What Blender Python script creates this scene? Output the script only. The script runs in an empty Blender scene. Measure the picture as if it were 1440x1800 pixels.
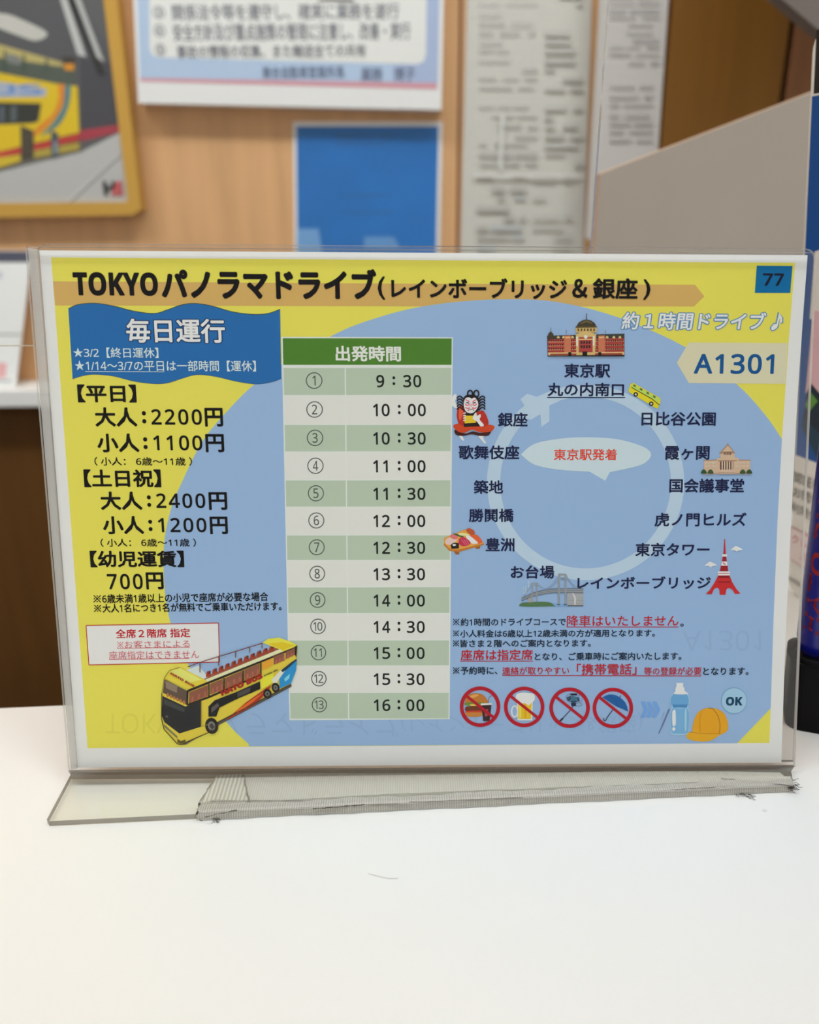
import bpy, bmesh, math, random
import numpy as np
from mathutils import Matrix, Vector
from mathutils.geometry import tessellate_polygon

random.seed(7)
SC = bpy.context.scene
COL = SC.collection

# ------------------------------------------------------------------ camera
FPX = 1440.0                                   # focal length in pixels of the 1440x1800 frame
CAM_H = 0.2294                                 # lens height above the counter top
vd = np.array([(747 - 720) / FPX, (4665 - 900) / FPX, 1.0]); vd /= np.linalg.norm(vd)
Zc = -vd                                       # world up seen from the lens (x right, y down, z forward)
Yc = np.array([0, 0, 1.0]); Yc = Yc - Zc * (Yc @ Zc); Yc /= np.linalg.norm(Yc)
Xc = np.cross(Yc, Zc)
C2W = np.array([Xc, Yc, Zc])                   # lens frame -> world frame
cam_d = bpy.data.cameras.new('camera'); cam = bpy.data.objects.new('camera', cam_d); COL.objects.link(cam)
cam_d.sensor_fit = 'HORIZONTAL'; cam_d.sensor_width = 26.0; cam_d.lens = 26.0 * FPX / 1440.0
cam_d.clip_start = 0.01; cam_d.clip_end = 50
m = np.eye(4); m[:3, 0] = C2W @ [1, 0, 0]; m[:3, 1] = C2W @ [0, -1, 0]; m[:3, 2] = C2W @ [0, 0, -1]; m[:3, 3] = [0, 0, CAM_H]
cam.matrix_world = Matrix(m.tolist())
cam_d.dof.use_dof = True; cam_d.dof.focus_distance = 0.333; cam_d.dof.aperture_fstop = 5.6
SC.camera = cam

# ------------------------------------------------------------------ light and exposure
wd = bpy.data.worlds.new('world'); SC.world = wd; wd.use_nodes = True
wd.node_tree.nodes['Background'].inputs[0].default_value = (0.95, 0.97, 1, 1)
wd.node_tree.nodes['Background'].inputs[1].default_value = 0.12
def area(name, loc, rot, sx, sy, power, col=(0.90, 0.963, 1)):
    l = bpy.data.lights.new(name, 'AREA'); l.shape = 'RECTANGLE'; l.size = sx; l.size_y = sy
    l.energy = power; l.color = col
    o = bpy.data.objects.new(name, l); o.location = loc; o.rotation_euler = rot; COL.objects.link(o); return o
area('ceiling_lamp', (-0.25, 0.10, 1.66), (0, 0, 0), 2.2, 0.35, 4.6)
area('added_wall_fill', (-0.25, 0.0, 1.60), (math.radians(75), 0, 0), 2.4, 0.25, 29.0)  # unseen tilted lamp, added only to brighten the back wall
area('ceiling_lamp', (-1.3, -2.8, 1.66), (0, 0, 0), 1.6, 0.6, 14)
area('ceiling_lamp', (1.3, -2.8, 1.66), (0, 0, 0), 1.6, 0.6, 14)
area('ceiling_lamp', (-1.9, -0.9, 1.66), (0, 0, 0), 0.4, 1.6, 7.5)
area('ceiling_lamp', (1.9, -0.9, 1.66), (0, 0, 0), 0.4, 1.6, 7.5)
vs = SC.view_settings
vs.view_transform = 'Standard'; vs.look = 'None'; vs.exposure = 0.0; vs.gamma = 1.0; vs.use_curve_mapping = False
SC.cycles.max_bounces = 12; SC.cycles.transparent_max_bounces = 32; SC.cycles.diffuse_bounces = 5

# ------------------------------------------------------------------ materials
def lin(c):
    return tuple((x / 255 / 12.92 if x / 255 <= 0.04045 else ((x / 255 + 0.055) / 1.055) ** 2.4) for x in c)
MATS = {}
def mat(name, rgb, rough=0.5, spec=0.3, metal=0.0):
    if name in MATS: return MATS[name]
    mt = bpy.data.materials.new(name); mt.use_nodes = True; b = mt.node_tree.nodes['Principled BSDF']
    b.inputs['Base Color'].default_value = (*lin(rgb), 1); b.inputs['Roughness'].default_value = rough
    b.inputs['Specular IOR Level'].default_value = spec; b.inputs['Metallic'].default_value = metal
    MATS[name] = mt; return mt
def noisy(mt, scale, amount, stretch=(1, 1, 1), detail=4, bump=0.0):
    """slight procedural variation of a base colour, and bump"""
    nt = mt.node_tree; b = nt.nodes['Principled BSDF']; col = tuple(b.inputs['Base Color'].default_value)
    tc = nt.nodes.new('ShaderNodeTexCoord'); mp = nt.nodes.new('ShaderNodeMapping'); mp.inputs['Scale'].default_value = stretch
    nz = nt.nodes.new('ShaderNodeTexNoise'); nz.inputs['Scale'].default_value = scale; nz.inputs['Detail'].default_value = detail
    rp = nt.nodes.new('ShaderNodeValToRGB'); rp.color_ramp.elements[0].position = 0.3; rp.color_ramp.elements[1].position = 0.7
    rp.color_ramp.elements[0].color = tuple(c * (1 - amount) for c in col[:3]) + (1,)
    rp.color_ramp.elements[1].color = tuple(min(1, c * (1 + amount)) for c in col[:3]) + (1,)
    nt.links.new(tc.outputs['Object'], mp.inputs[0]); nt.links.new(mp.outputs[0], nz.inputs[0])
    nt.links.new(nz.outputs[0], rp.inputs[0]); nt.links.new(rp.outputs[0], b.inputs['Base Color'])
    if bump:
        bp = nt.nodes.new('ShaderNodeBump'); bp.inputs['Strength'].default_value = bump; bp.inputs['Distance'].default_value = 0.001
        nt.links.new(nz.outputs[0], bp.inputs['Height']); nt.links.new(bp.outputs[0], b.inputs['Normal'])
    return mt
def clear(name, tint=(1, 1, 1), milk=0.0, milkcol=(0.8, 0.8, 0.78), refl=0.05, rough=0.02):
    """clear plastic sheet: lets light straight through, reflects by Fresnel, optional milkiness"""
    mt = bpy.data.materials.new(name); mt.use_nodes = True; nt = mt.node_tree; nt.nodes.remove(nt.nodes['Principled BSDF'])
    out = nt.nodes['Material Output']
    tr = nt.nodes.new('ShaderNodeBsdfTransparent'); tr.inputs[0].default_value = (*tint, 1)
    df = nt.nodes.new('ShaderNodeBsdfDiffuse'); df.inputs[0].default_value = (*milkcol, 1)
    m1 = nt.nodes.new('ShaderNodeMixShader'); m1.inputs[0].default_value = milk
    nt.links.new(tr.outputs[0], m1.inputs[1]); nt.links.new(df.outputs[0], m1.inputs[2])
    gl = nt.nodes.new('ShaderNodeBsdfGlossy'); gl.inputs['Roughness'].default_value = rough
    fr = nt.nodes.new('ShaderNodeFresnel'); fr.inputs[0].default_value = 1.2 + refl * 5
    ge = nt.nodes.new('ShaderNodeNewGeometry'); fm = nt.nodes.new('ShaderNodeMath'); fm.operation = 'SUBTRACT'; fm.inputs[0].default_value = 1.0
    fx = nt.nodes.new('ShaderNodeMath'); fx.operation = 'MULTIPLY'           # only the outer face of the slab reflects
    nt.links.new(ge.outputs['Backfacing'], fm.inputs[1]); nt.links.new(fm.outputs[0], fx.inputs[0]); nt.links.new(fr.outputs[0], fx.inputs[1])
    m2 = nt.nodes.new('ShaderNodeMixShader')
    nt.links.new(fx.outputs[0], m2.inputs[0]); nt.links.new(m1.outputs[0], m2.inputs[1]); nt.links.new(gl.outputs[0], m2.inputs[2])
    nt.links.new(m2.outputs[0], out.inputs[0]); MATS[name] = mt; return mt
INK_GAIN = 0.70                                # light on the leaning sheet relative to white = 1
def ink(rgb):
    k = 'ink_%02x%02x%02x' % tuple(rgb)
    if k in MATS: return MATS[k]
    mt = mat(k, rgb, 0.55, 0.15)
    b = mt.node_tree.nodes['Principled BSDF']
    b.inputs['Base Color'].default_value = (*[min(0.92, c / INK_GAIN) for c in lin(rgb)], 1)
    return mt

# ------------------------------------------------------------------ object helpers
def tag(o, label=None, cat=None, group=None, kind=None):
    if label: o['label'] = label
    if cat: o['category'] = cat
    if group: o['group'] = group
    if kind: o['kind'] = kind
    return o
def empty(name, loc=(0, 0, 0), rz=0.0):
    o = bpy.data.objects.new(name, None); o.location = loc; o.rotation_euler = (0, 0, rz); o.empty_display_size = 0.05
    COL.objects.link(o); return o
class MB:
    """collects faces with materials, then links them as ONE mesh object"""
    def __init__(s): s.v = []; s.f = []; s.mi = []; s.mats = []; s.sm = []
    def mid(s, m):
        if m not in s.mats: s.mats.append(m)
        return s.mats.index(m)
    def face(s, pts, m, smooth=False):
        n = len(s.v); s.v += [tuple(p) for p in pts]; s.f.append(tuple(range(n, n + len(pts)))); s.mi.append(s.mid(m)); s.sm.append(smooth)
    def mesh(s, verts, faces, m, smooth=False):
        n = len(s.v); s.v += [tuple(p) for p in verts]; i = s.mid(m)
        for f in faces: s.f.append(tuple(n + k for k in f)); s.mi.append(i); s.sm.append(smooth)
    def box(s, a, b, m, bevel=0.0, M=None):
        bm = bmesh.new(); bmesh.ops.create_cube(bm, size=1)
        for v in bm.verts: v.co = Vector([(a[i] + b[i]) / 2 + v.co[i] * (b[i] - a[i]) for i in range(3)])
        if bevel: bmesh.ops.bevel(bm, geom=bm.edges[:], offset=bevel, segments=3, profile=0.5, affect='EDGES')
        s.bm(bm, m, M)
    def bm(s, bm, m, M=None, smooth=False):
        bm.verts.index_update()
        s.mesh([(M @ v.co if M else v.co)[:] for v in bm.verts], [[v.index for v in f.verts] for f in bm.faces], m, smooth); bm.free()
    def prism(s, poly, z0, z1, m, side=None, M=None):
        """2-D outline extruded between z0 and z1 (optionally mapped by M)"""
        n = len(poly); V = [Vector((p[0], p[1], z0)) for p in poly] + [Vector((p[0], p[1], z1)) for p in poly]
        if M: V = [M @ v for v in V]
        tri = tessellate_polygon([[Vector((p[0], p[1], 0)) for p in poly]])
        s.mesh(V, [tuple(t) for t in tri] + [tuple(n + k for k in t) for t in tri], m)
        for i in range(n): s.mesh([V[i], V[(i + 1) % n], V[n + (i + 1) % n], V[n + i]], [(0, 1, 2, 3)], side(poly[i], poly[(i + 1) % n]) if callable(side) else side or m)
    def build(s, name, parent=None):
        me = bpy.data.meshes.new(name); me.from_pydata(s.v, [], s.f)
        for mm in s.mats: me.materials.append(mm)
        me.polygons.foreach_set('material_index', s.mi); me.polygons.foreach_set('use_smooth', s.sm); me.update()
        bm = bmesh.new(); bm.from_mesh(me); bmesh.ops.recalc_face_normals(bm, faces=bm.faces[:]) if len(s.f) < 3000 else None; bm.to_mesh(me); bm.free()
        o = bpy.data.objects.new(name, me); COL.objects.link(o)
        if parent: o.parent = parent
        return o

# ------------------------------------------------------------------ from a pixel of the photograph to a place
def ray(px, py):
    return C2W @ np.array([(px - 720) / FPX, (py - 900) / FPX, 1.0])
def on_y(px, py, Y):                            # upright plane facing the lens at distance Y
    d = ray(px, py); t = Y / d[1]; return Vector((d[0] * t, Y, CAM_H + d[2] * t))
def on_z(px, py, z=0.0):                        # level plane at height z
    d = ray(px, py); t = (z - CAM_H) / d[2]; return Vector((d[0] * t, d[1] * t, z))

# the leaning sheet: pose measured from its four corners
def rod(r):
    r = np.array(r); t = np.linalg.norm(r); k = r / t; K = np.array([[0, -k[2], k[1]], [k[2], 0, -k[0]], [-k[1], k[0], 0]])
    return np.eye(3) + np.sin(t) * K + (1 - np.cos(t)) * K @ K
Rs = rod(np.radians([8.05, -0.96, -0.26])) @ np.diag([1, -1, -1.0]); Ts = np.array([0.0079, 0.0034, 0.3315])
SH = np.eye(4); SH[:3, :3] = C2W @ Rs; SH[:3, 3] = C2W @ Ts + [0, 0, CAM_H]
SHEET = Matrix(SH.tolist())
def loc(px, py):                                # pixel -> millimetre-true place on the sheet (local u, v)
    d = np.array([(px - 720) / FPX, (py - 900) / FPX, 1.0]); n = Rs[:, 2]; p = d * (n @ Ts) / (n @ d)
    q = Rs.T @ (p - Ts); return q[0], q[1]
CORN = [(69, 440), (1420, 448.5), (1373.8, 1340.5), (136.7, 1349.4)]
UV = [(-.1485, .105), (.1485, .105), (.1485, -.105), (-.1485, -.105)]
A = []; B = []
for (u, v), (x, y) in zip(UV, CORN):
    A += [[u, v, 1, 0, 0, 0, -x * u, -x * v], [0, 0, 0, u, v, 1, -y * u, -y * v]]; B += [x, y]
Hm = np.append(np.linalg.solve(np.array(A), np.array(B)), 1).reshape(3, 3); Hi = np.linalg.inv(Hm)
def uv_of(px, py):
    w = Hi @ [px, py, 1]; return w[0] / w[2], w[1] / w[2]
def place(u, v):
    w = Hm @ [u, v, 1]; return loc(w[0] / w[2], w[1] / w[2])

# ------------------------------------------------------------------ lettering
_tc = bpy.data.curves.new('lettering', 'FONT'); _to = bpy.data.objects.new('lettering', _tc); COL.objects.link(_to)
_cache = {}
def sans(s, heavy=False):                       # plain sans digits and capitals with full strokes
    d, u, l = (0x1D7EC, 0x1D5D4, 0x1D5EE) if heavy else (0x1D7E2, 0x1D5A0, 0x1D5BA)
    return ''.join(chr(d + ord(c) - 48) if '0' <= c <= '9' else chr(u + ord(c) - 65) if 'A' <= c <= 'Z' else chr(l + ord(c) - 97) if 'a' <= c <= 'z' else c for c in s)
def glyphs(s, bold=0.0, shear=0.0, space=1.0, heavy=False):
    """flat lettering normalised to a unit box: vertices (x, y, step), faces, size; heavier strokes are struck in steps"""
    s = sans(s, heavy); k = (s, bold, shear, space)
    if k in _cache: return _cache[k]
    _tc.body = s; _tc.size = 1.0; _tc.resolution_u = 2; _tc.offset = 0; _tc.shear = shear; _tc.fill_mode = 'FRONT'; _tc.space_character = space
    dg = bpy.context.evaluated_depsgraph_get(); dg.update(); ob = _to.evaluated_get(dg); me = ob.to_mesh()
    V = np.array([v.co[:2] for v in me.vertices]).reshape(-1, 2); F = [tuple(p.vertices) for p in me.polygons]; ob.to_mesh_clear()
    if bold > 0.001:                            # heavier strokes: the outline struck several times around itself
        n = 4 if bold < 0.02 else 8 if bold < 0.06 else 16
        VV = []; FF = []; ZZ = []
        for i in range(n):
            a = 2 * math.pi * (i + .5) / n; o = len(VV) * len(V); VV.append(V + bold * np.array([math.cos(a), math.sin(a)])); ZZ.append(np.full(len(V), i * 1.2e-6)); FF += [tuple(k + o for k in f) for f in F]
        V = np.concatenate(VV); F = FF; Z = np.concatenate(ZZ)
    else: Z = np.zeros(len(V))
    lo = V.min(0); hi = V.max(0); V = (V - lo) / np.maximum(hi - lo, 1e-6)
    _cache[k] = (np.c_[V, Z], F, (hi - lo)); return _cache[k]
class Print:
    """inks laid on the sheet, in the photograph's pixels; every call lies a hair above the last"""
    def __init__(s, level=0): s.mb = MB(); s.z = level * 1e-5 + 2e-5
    def up(s): s.z += 4e-6
    def poly(s, pts, rgb):
        P = [Vector((*loc(*p), 0)) for p in pts]; tri = tessellate_polygon([P])
        s.mb.mesh([(p.x, p.y, s.z) for p in P], [tuple(t) for t in tri], ink(rgb)); s.up()
    def text(s, t, box, rgb, bold=0.012, shear=0.0, space=1.0, up=True, tilt=0.0, heavy=False):
        x0, y0, x1, y1 = box
        if t[0] == '※':                         # the reference mark: a saltire with four dots
            e = (y1 - y0) * 0.92; cx = x0 + e / 2; cy = (y0 + y1) / 2 + tilt / 2; r = e * 0.42
            for q in (1, -1): s.line([(cx - r, cy - r * q), (cx + r, cy + r * q)], e * .085 + bold * 18, rgb)
            for dx, dy in ((0, 1), (0, -1), (1, 0), (-1, 0)): s.ell(cx + dx * r * .78, cy + dy * r * .78, e * .075 + bold * 8, e * .075 + bold * 8, rgb, 10)
            x0 += e * 1.1; t = t[1:]
        V, F, _ = glyphs(t, bold, shear, space, heavy)
        xm, ym = (x0 + x1) / 2, (y0 + y1) / 2
        uL = uv_of(x0, ym + tilt / 2); uR = uv_of(x1, ym - tilt / 2); uT = uv_of(xm, y0); uB = uv_of(xm, y1)
        vc = (uT[1] + uB[1]) / 2; hh = uT[1] - uB[1]; sl = (uR[1] - uL[1]) if tilt else 0
        out = []
        for a, b, c in V: out.append((*place(uL[0] + a * (uR[0] - uL[0]), vc + (b - .5) * hh + (a - .5) * sl), s.z + c))
        s.mb.mesh(out, F, ink(rgb))
        if up: s.z += 2e-5
    def text_along(s, t, p0, p1, h, rgb, bold=0.02, shear=0.0, heavy=True):
        """lettering along a line p0 -> p1 (bottom edge), h pixels tall"""
        V, F, _ = glyphs(t, bold, shear, 1.0, heavy); p0 = np.array(p0, float); d = np.array(p1, float) - p0; n = np.array([d[1], -d[0]]) / np.linalg.norm(d)
        out = [(*loc(*(p0 + d * a + n * h * b)), s.z + c) for a, b, c in V]
        s.mb.mesh(out, F, ink(rgb)); s.up()
    def line(s, pts, w, rgb):
        for a, b in zip(pts[:-1], pts[1:]):
            a = np.array(a, float); b = np.array(b, float); d = b - a; n = np.array([-d[1], d[0]]) / max(np.linalg.norm(d), 1e-6) * w / 2
            s.mb.face([(*loc(*q), s.z) for q in (a + n, b + n, b - n, a - n)], ink(rgb))
        s.up()
    def ell(s, cx, cy, rx, ry, rgb, n=40, rot=0.0):
        c, q = math.cos(rot), math.sin(rot)
        s.poly([(cx + rx * math.cos(t) * c - ry * math.sin(t) * q, cy + rx * math.cos(t) * q + ry * math.sin(t) * c) for t in [2 * math.pi * i / n for i in range(n)]], rgb)
    def ring(s, cx, cy, rx, ry, w, rgb, n=64, a0=0, a1=2 * math.pi, wy=None):
        wy = wy or w
        for i in range(n):
            t0 = a0 + (a1 - a0) * i / n; t1 = a0 + (a1 - a0) * (i + 1) / n
            s.mb.face([(*loc(cx + (rx - q) * math.cos(t), cy + (ry - q2) * math.sin(t)), s.z) for t, q, q2 in ((t0, 0, 0), (t1, 0, 0), (t1, w, wy), (t0, w, wy))], ink(rgb))
        s.up()
    def rect(s, x0, y0, x1, y1, rgb): s.poly([(x0, y0), (x1, y0), (x1, y1), (x0, y1)], rgb)
    def build(s, name, label=None):
        o = s.mb.build(name, sheet)
        if label: o['label'] = label
        return o
def crop(ox, oy, sc):
    return lambda *pts: [(ox + x / sc, oy + y / sc) for x, y in pts]
def smooth(pts, n=6, closed=True):
    """Catmull-Rom through the points"""
    P = [np.array(p, float) for p in pts]; N = len(P); out = []
    for i in range(N if closed else N - 1):
        g = lambda k: P[k % N] if closed else P[min(max(k, 0), N - 1)]
        a, b, c, d = g(i - 1), g(i), g(i + 1), g(i + 2)
        for j in range(n):
            t = j / n; out.append(tuple(0.5 * ((2 * b) + (-a + c) * t + (2 * a - 5 * b + 4 * c - d) * t * t + (-a + 3 * b - 3 * c + d) * t ** 3)))
    if not closed: out.append(tuple(P[-1]))
    return out

# ------------------------------------------------------------------ the setting
WALL_Y = 0.955
white_paint = noisy(mat('white_paint', (226, 224, 218), 0.8, 0.2), 3, 0.02)
light_wood = noisy(mat('light_wood', (222, 172, 122), 0.5, 0.3), 9, 0.09, (7, 7, 0.6), 6)
dark_wood = noisy(mat('dark_wood', (104, 68, 28), 0.5, 0.3), 9, 0.10, (7, 7, 0.6), 6)
brown_wood = noisy(mat('brown_wood', (128, 84, 52), 0.5, 0.3), 9, 0.10, (7, 7, 0.6), 6)
white_top = noisy(mat('white_laminate', (243, 243, 240), 0.42, 0.3), 5, 0.012)
grey_board = noisy(mat('grey_board', (172, 161, 150), 0.6, 0.25), 6, 0.03)
floor_mat = noisy(mat('floor_tile', (150, 150, 150), 0.6, 0.3), 8, 0.06)
def struct(name, a, b, m, bevel=0.0):
    q = MB(); q.box(a, b, m, bevel); o = q.build(name); tag(o, kind='structure'); return o
FL = -0.72
struct('floor', (-2.6, -3.6, FL - 0.05), (2.6, 1.1, FL), floor_mat)
struct('ceiling', (-2.6, -3.6, 1.70), (2.6, 1.1, 1.75), white_paint)
struct('wall_left', (-2.65, -3.6, FL), (-2.6, 1.1, 1.70), white_paint)
struct('wall_right', (2.6, -3.6, FL), (2.65, 1.1, 1.70), white_paint)
struct('wall_front', (-2.6, -3.65, FL), (2.6, -3.6, 1.70), white_paint)
struct('wall_back', (-2.6, WALL_Y, FL), (2.6, 1.05, 1.70), light_wood)
# narrow joint between two wall boards
xj = on_y(806, 300, WALL_Y).x
struct('trim_1', (xj - 0.0015, WALL_Y - 0.0012, FL), (xj + 0.0015, WALL_Y, 1.70), brown_wood)
# grey soffit that comes down at an angle at the upper right
q = MB(); P = [on_y(1368, -8, 0.78), on_y(1436, 50, 0.78), on_y(1560, 150, 0.78), Vector((0.95, 0.78, 1.70)), Vector((on_y(1368, -8, 0.78).x - 0.05, 0.78, 1.70))]
q.mesh(P + [p + Vector((0, 0.02, 0)) for p in P], [(0, 1, 2, 3, 4), (9, 8, 7, 6, 5)] + [(i, (i + 1) % 5, 5 + (i + 1) % 5, 5 + i) for i in range(5)], mat('soffit_grey', (120, 110, 104), 0.7, 0.2))
tag(q.build('trim_2'), kind='structure')

# white service counter: the near top with a deeper right-hand part
counter = empty('service_counter', (0, 0.1, FL)); tag(counter, 'white laminate service counter carrying the acrylic sign holder', 'counter')
def part(o, parent):
    o.parent = parent; o.matrix_parent_inverse = parent.matrix_world.inverted() if parent.type == 'EMPTY' else Matrix(); return o
bpy.context.view_layer.update()
cl0 = on_z(0, 1245, 0); cl1 = on_z(115, 1240, 0); sl = (cl1.y - cl0.y) / (cl1.x - cl0.x)
out = [(-1.1, -0.22), (1.1, -0.22), (1.1, 0.66), (-0.09, 0.66), (-0.09, cl1.y + sl * (-0.09 - cl1.x)), (-1.1, cl1.y + sl * (-1.1 - cl1.x))]
q = MB(); q.prism(out, -0.03, 0.0, white_top); ct = q.build('counter_top'); md = ct.modifiers.new('edge', 'BEVEL'); md.width = 0.0012; md.segments = 2; part(ct, counter)
q = MB(); q.box((-1.05, -0.16, FL), (1.05, -0.14, -0.03), white_top); part(q.build('front_panel'), counter)
for x in (-1.06, 1.04):
    q = MB(); q.box((x, -0.14, FL), (x + 0.02, 0.30, -0.03), white_top); part(q.build('side_panel'), counter)

# ledge counter along the back wall
bc = empty('back_counter', (0, 0.93, FL)); tag(bc, 'brown wooden back counter with a narrow white ledge under the posters', 'counter')
bpy.context.view_layer.update()
zl = on_y(30, 686, 0.90).z; zb = on_y(30, 716, 0.90).z
q = MB(); q.box((-1.4, 0.90, zb), (0.30, WALL_Y - 0.0005, zl), white_top, 0.0015); part(q.build('ledge'), bc)
q = MB(); q.box((-1.4, 0.935, FL), (0.30, WALL_Y - 0.0005, zb - 0.0002), dark_wood); part(q.build('cabinet_front'), bc)

# dark brown cabinet at the right
gold_wood = noisy(mat('golden_brown_wood', (124, 82, 26), 0.5, 0.3), 9, 0.08, (7, 7, 0.6), 6)
x0 = on_y(1168, 150, 0.93).x; x1 = on_y(1371, 150, 0.93).x; x2 = on_y(1381, 150, 0.93).x
cb = empty('wall_cabinet', (0.45, 0.94, FL)); tag(cb, 'tall dark brown wooden cabinet rising behind the grey divider at right', 'cabinet')
bpy.context.view_layer.update()
q = MB(); q.box((x0, 0.945, FL), (1.3, WALL_Y - 0.0005, 1.2), mat('cabinet_gap', (48, 28, 10), 0.7)); part(q.build('carcass'), cb)
q = MB(); q.box((x0, 0.925, FL + 0.05), (x1, 0.9448, 1.2), gold_wood, 0.0015); part(q.build('door'), cb)
q = MB(); q.box((x2, 0.925, FL + 0.05), (1.28, 0.9448, 1.2), brown_wood, 0.0015); part(q.build('door'), cb)

# grey divider with a slanting top standing on the counter
DY = 0.60
P = [on_y(1056, 306, DY), on_y(1412, 169, DY), on_y(1540, 120, DY)]
dv = [(P[0].x, 0.0), (P[2].x, 0.0), (P[2].x, P[2].z), (P[0].x, P[0].z)]
q = MB(); q.prism(dv, 0, 0.016, grey_board, mat('divider_edge', (196, 172, 148), 0.5), Matrix(((1, 0, 0, 0), (0, 0, 1, DY), (0, 1, 0, 0.0002), (0, 0, 0, 1))))
o = q.build('divider_board'); tag(o, 'grey divider board with a slanting top edge standing behind the sign at right', 'divider')

# ------------------------------------------------------------------ things on the back wall
class Wall:
    """flat print on an upright plane at distance Y, drawn in the photograph's pixels"""
    def __init__(s, Y): s.Y = Y; s.k = 0; s.mb = MB()
    def p(s, x, y):
        return on_y(x, y, s.Y)
    def poly(s, pts, m):
        P = [s.p(*p) for p in pts]; tri = tessellate_polygon([[Vector((p.x, p.z, 0)) for p in P]])
        s.mb.mesh([(p.x, p.y - s.k * 4e-5, p.z) for p in P], [tuple(t) for t in tri], m); s.k += 1
    def text(s, t, box, m, bold=0.02):
        x0, y0, x1, y1 = box; V, F, _ = glyphs(t, bold); a = s.p(x0, y1); b = s.p(x1, y1); c = s.p((x0 + x1) / 2, y0)
        s.mb.mesh([(a.x + u * (b.x - a.x), s.Y - s.k * 4e-5 - _, a.z + v * (c.z - a.z)) for u, v, _ in V], F, m); s.k += 1
    def build(s, name, parent): o = s.mb.build(name); return part(o, parent)
def board(name, px, Y, m, parent=None, t=None):
    """board from pixel corners (tl, tr, br, bl) whose front is at Y and whose back touches the wall"""
    P = [on_y(x, y, Y) for x, y in px]; B = [Vector((p.x, WALL_Y - 0.0003 if t is None else Y + t, p.z)) for p in P]
    q = MB(); q.mesh(P + B, [(0, 1, 2, 3), (7, 6, 5, 4)] + [(i, (i + 1) % 4, 4 + (i + 1) % 4, 4 + i) for i in range(4)], m)
    o = q.build(name); return part(o, parent) if parent else o

# framed poster of a yellow open-top bus
fp = empty('framed_poster', on_y(100, 380, WALL_Y)); tag(fp, 'yellow framed poster of a yellow open-top bus on the wall at upper left', 'poster')
bpy.context.view_layer.update()
yel = mat('frame_yellow', (206, 158, 66), 0.35, 0.4)
q = MB(); Yf = 0.935
ou = [(-330, -260), (196, -260), (248, 372), (-330, 352)]; inn = [(-306, -236), (172, -236), (226, 356), (-306, 336)]
ou = [(-330, -200), (182, -200), (248, 368), (232, 378), (-330, 388)]; inn = [(-300, -180), (160, -180), (224, 348), (223, 355), (-300, 360)]
O = [on_y(x, y, Yf) for x, y in ou]; I = [on_y(x, y, Yf) for x, y in inn]; D1 = Vector((0, WALL_Y - 0.0003 - Yf, 0)); D2 = Vector((0, 0.006, 0))
V = O + I + [p + D1 for p in O] + [p + D2 for p in I]
for i in range(5):
    j = (i + 1) % 5
    q.mesh([V[i], V[j], V[5 + j], V[5 + i]], [(0, 1, 2, 3)], yel); q.mesh([V[i], V[j], V[10 + j], V[10 + i]], [(3, 2, 1, 0)], yel)
    q.mesh([V[5 + i], V[5 + j], V[15 + j], V[15 + i]], [(0, 1, 2, 3)], yel)
part(q.build('frame'), fp)
w = Wall(Yf + 0.004); c1 = crop(0, 0, 3)
R = lambda r, g, b: mat('print_%02x%02x%02x' % (r, g, b), (r, g, b), 0.4, 0.3)
w.poly([(-306, -186), (168, -186), (228, 356), (-306, 366)], R(96, 96, 98))
w.poly(c1((-900, -200), (300, -200), (620, 330), (640, 660), (430, 690), (-900, 900)), R(88, 88, 92))
w.poly(c1((420, 300), (640, 340), (650, 660), (430, 690)), R(74, 73, 80))
w.poly(c1((310, -30), (345, -30), (455, 300), (410, 290)), R(196, 196, 194)); w.poly(c1((345, -30), (385, -30), (560, 400), (520, 400)), R(46, 46, 48))
w.poly(c1((385, -30), (415, -30), (550, 330), (510, 300)), R(186, 186, 184))
w.poly(c1(*smooth([(-200, 100), (0, 70), (130, 110), (250, 175), (190, 215), (90, 185), (-60, 130)], 4)), R(200, 198, 190))
w.poly(c1((-900, 1400), (-900, 960), (0, 905), (430, 800), (650, 690), (690, 1075), (690, 1110), (-900, 1130)), R(190, 189, 187))
w.poly(c1((-300, 900), (0, 895), (280, 838), (440, 800), (430, 770), (-300, 850)), R(110, 106, 100))
w.poly(c1((410, 690), (650, 655), (655, 690), (430, 745)), R(172, 62, 76))
w.poly(c1((-300, 230), (0, 245), (330, 330), (400, 330), (395, 440), (340, 455), (-300, 400)), R(84, 92, 82))
w.poly(c1((-300, 215), (0, 235), (330, 330), (330, 352), (-300, 262)), R(190, 175, 110))
for xx in (20, 120, 240): w.poly(c1((xx, 262 + xx * .2), (xx + 14, 265 + xx * .2), (xx + 14, 380), (xx, 378)), R(66, 84, 70))
w.poly(c1((40, 280), (110, 300), (110, 345), (40, 330)), R(128, 130, 128))
w.poly(c1((320, 300), (400, 300), (395, 345), (345, 340)), R(66, 60, 54)); w.poly(c1((335, 338), (392, 336), (392, 372), (345, 370)), R(226, 150, 40))
w.poly(c1((-300, 370), (0, 385), (340, 450), (410, 455), (420, 700), (330, 720), (0, 800), (-300, 850)), R(226, 192, 34))
w.poly(c1((-300, 420), (0, 432), (250, 470), (240, 510), (0, 515), (-300, 520)), R(170, 180, 200))
w.text('BUS', (-70, 148, 76, 168), R(120, 150, 200), 0.03)
w.poly(c1((-300, 530), (0, 540), (220, 545), (205, 640), (170, 650), (-300, 670)), R(52, 54, 50))
w.poly(c1((0, 560), (26, 560), (24, 645), (0, 648)), R(90, 100, 110)); w.poly(c1((60, 560), (90, 560), (88, 640), (58, 642)), R(90, 100, 104))
w.poly(c1(*smooth([(310, 450), (345, 455), (330, 560), (260, 660), (180, 720), (200, 670), (280, 600), (310, 520)], 4)), R(228, 138, 40))
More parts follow.
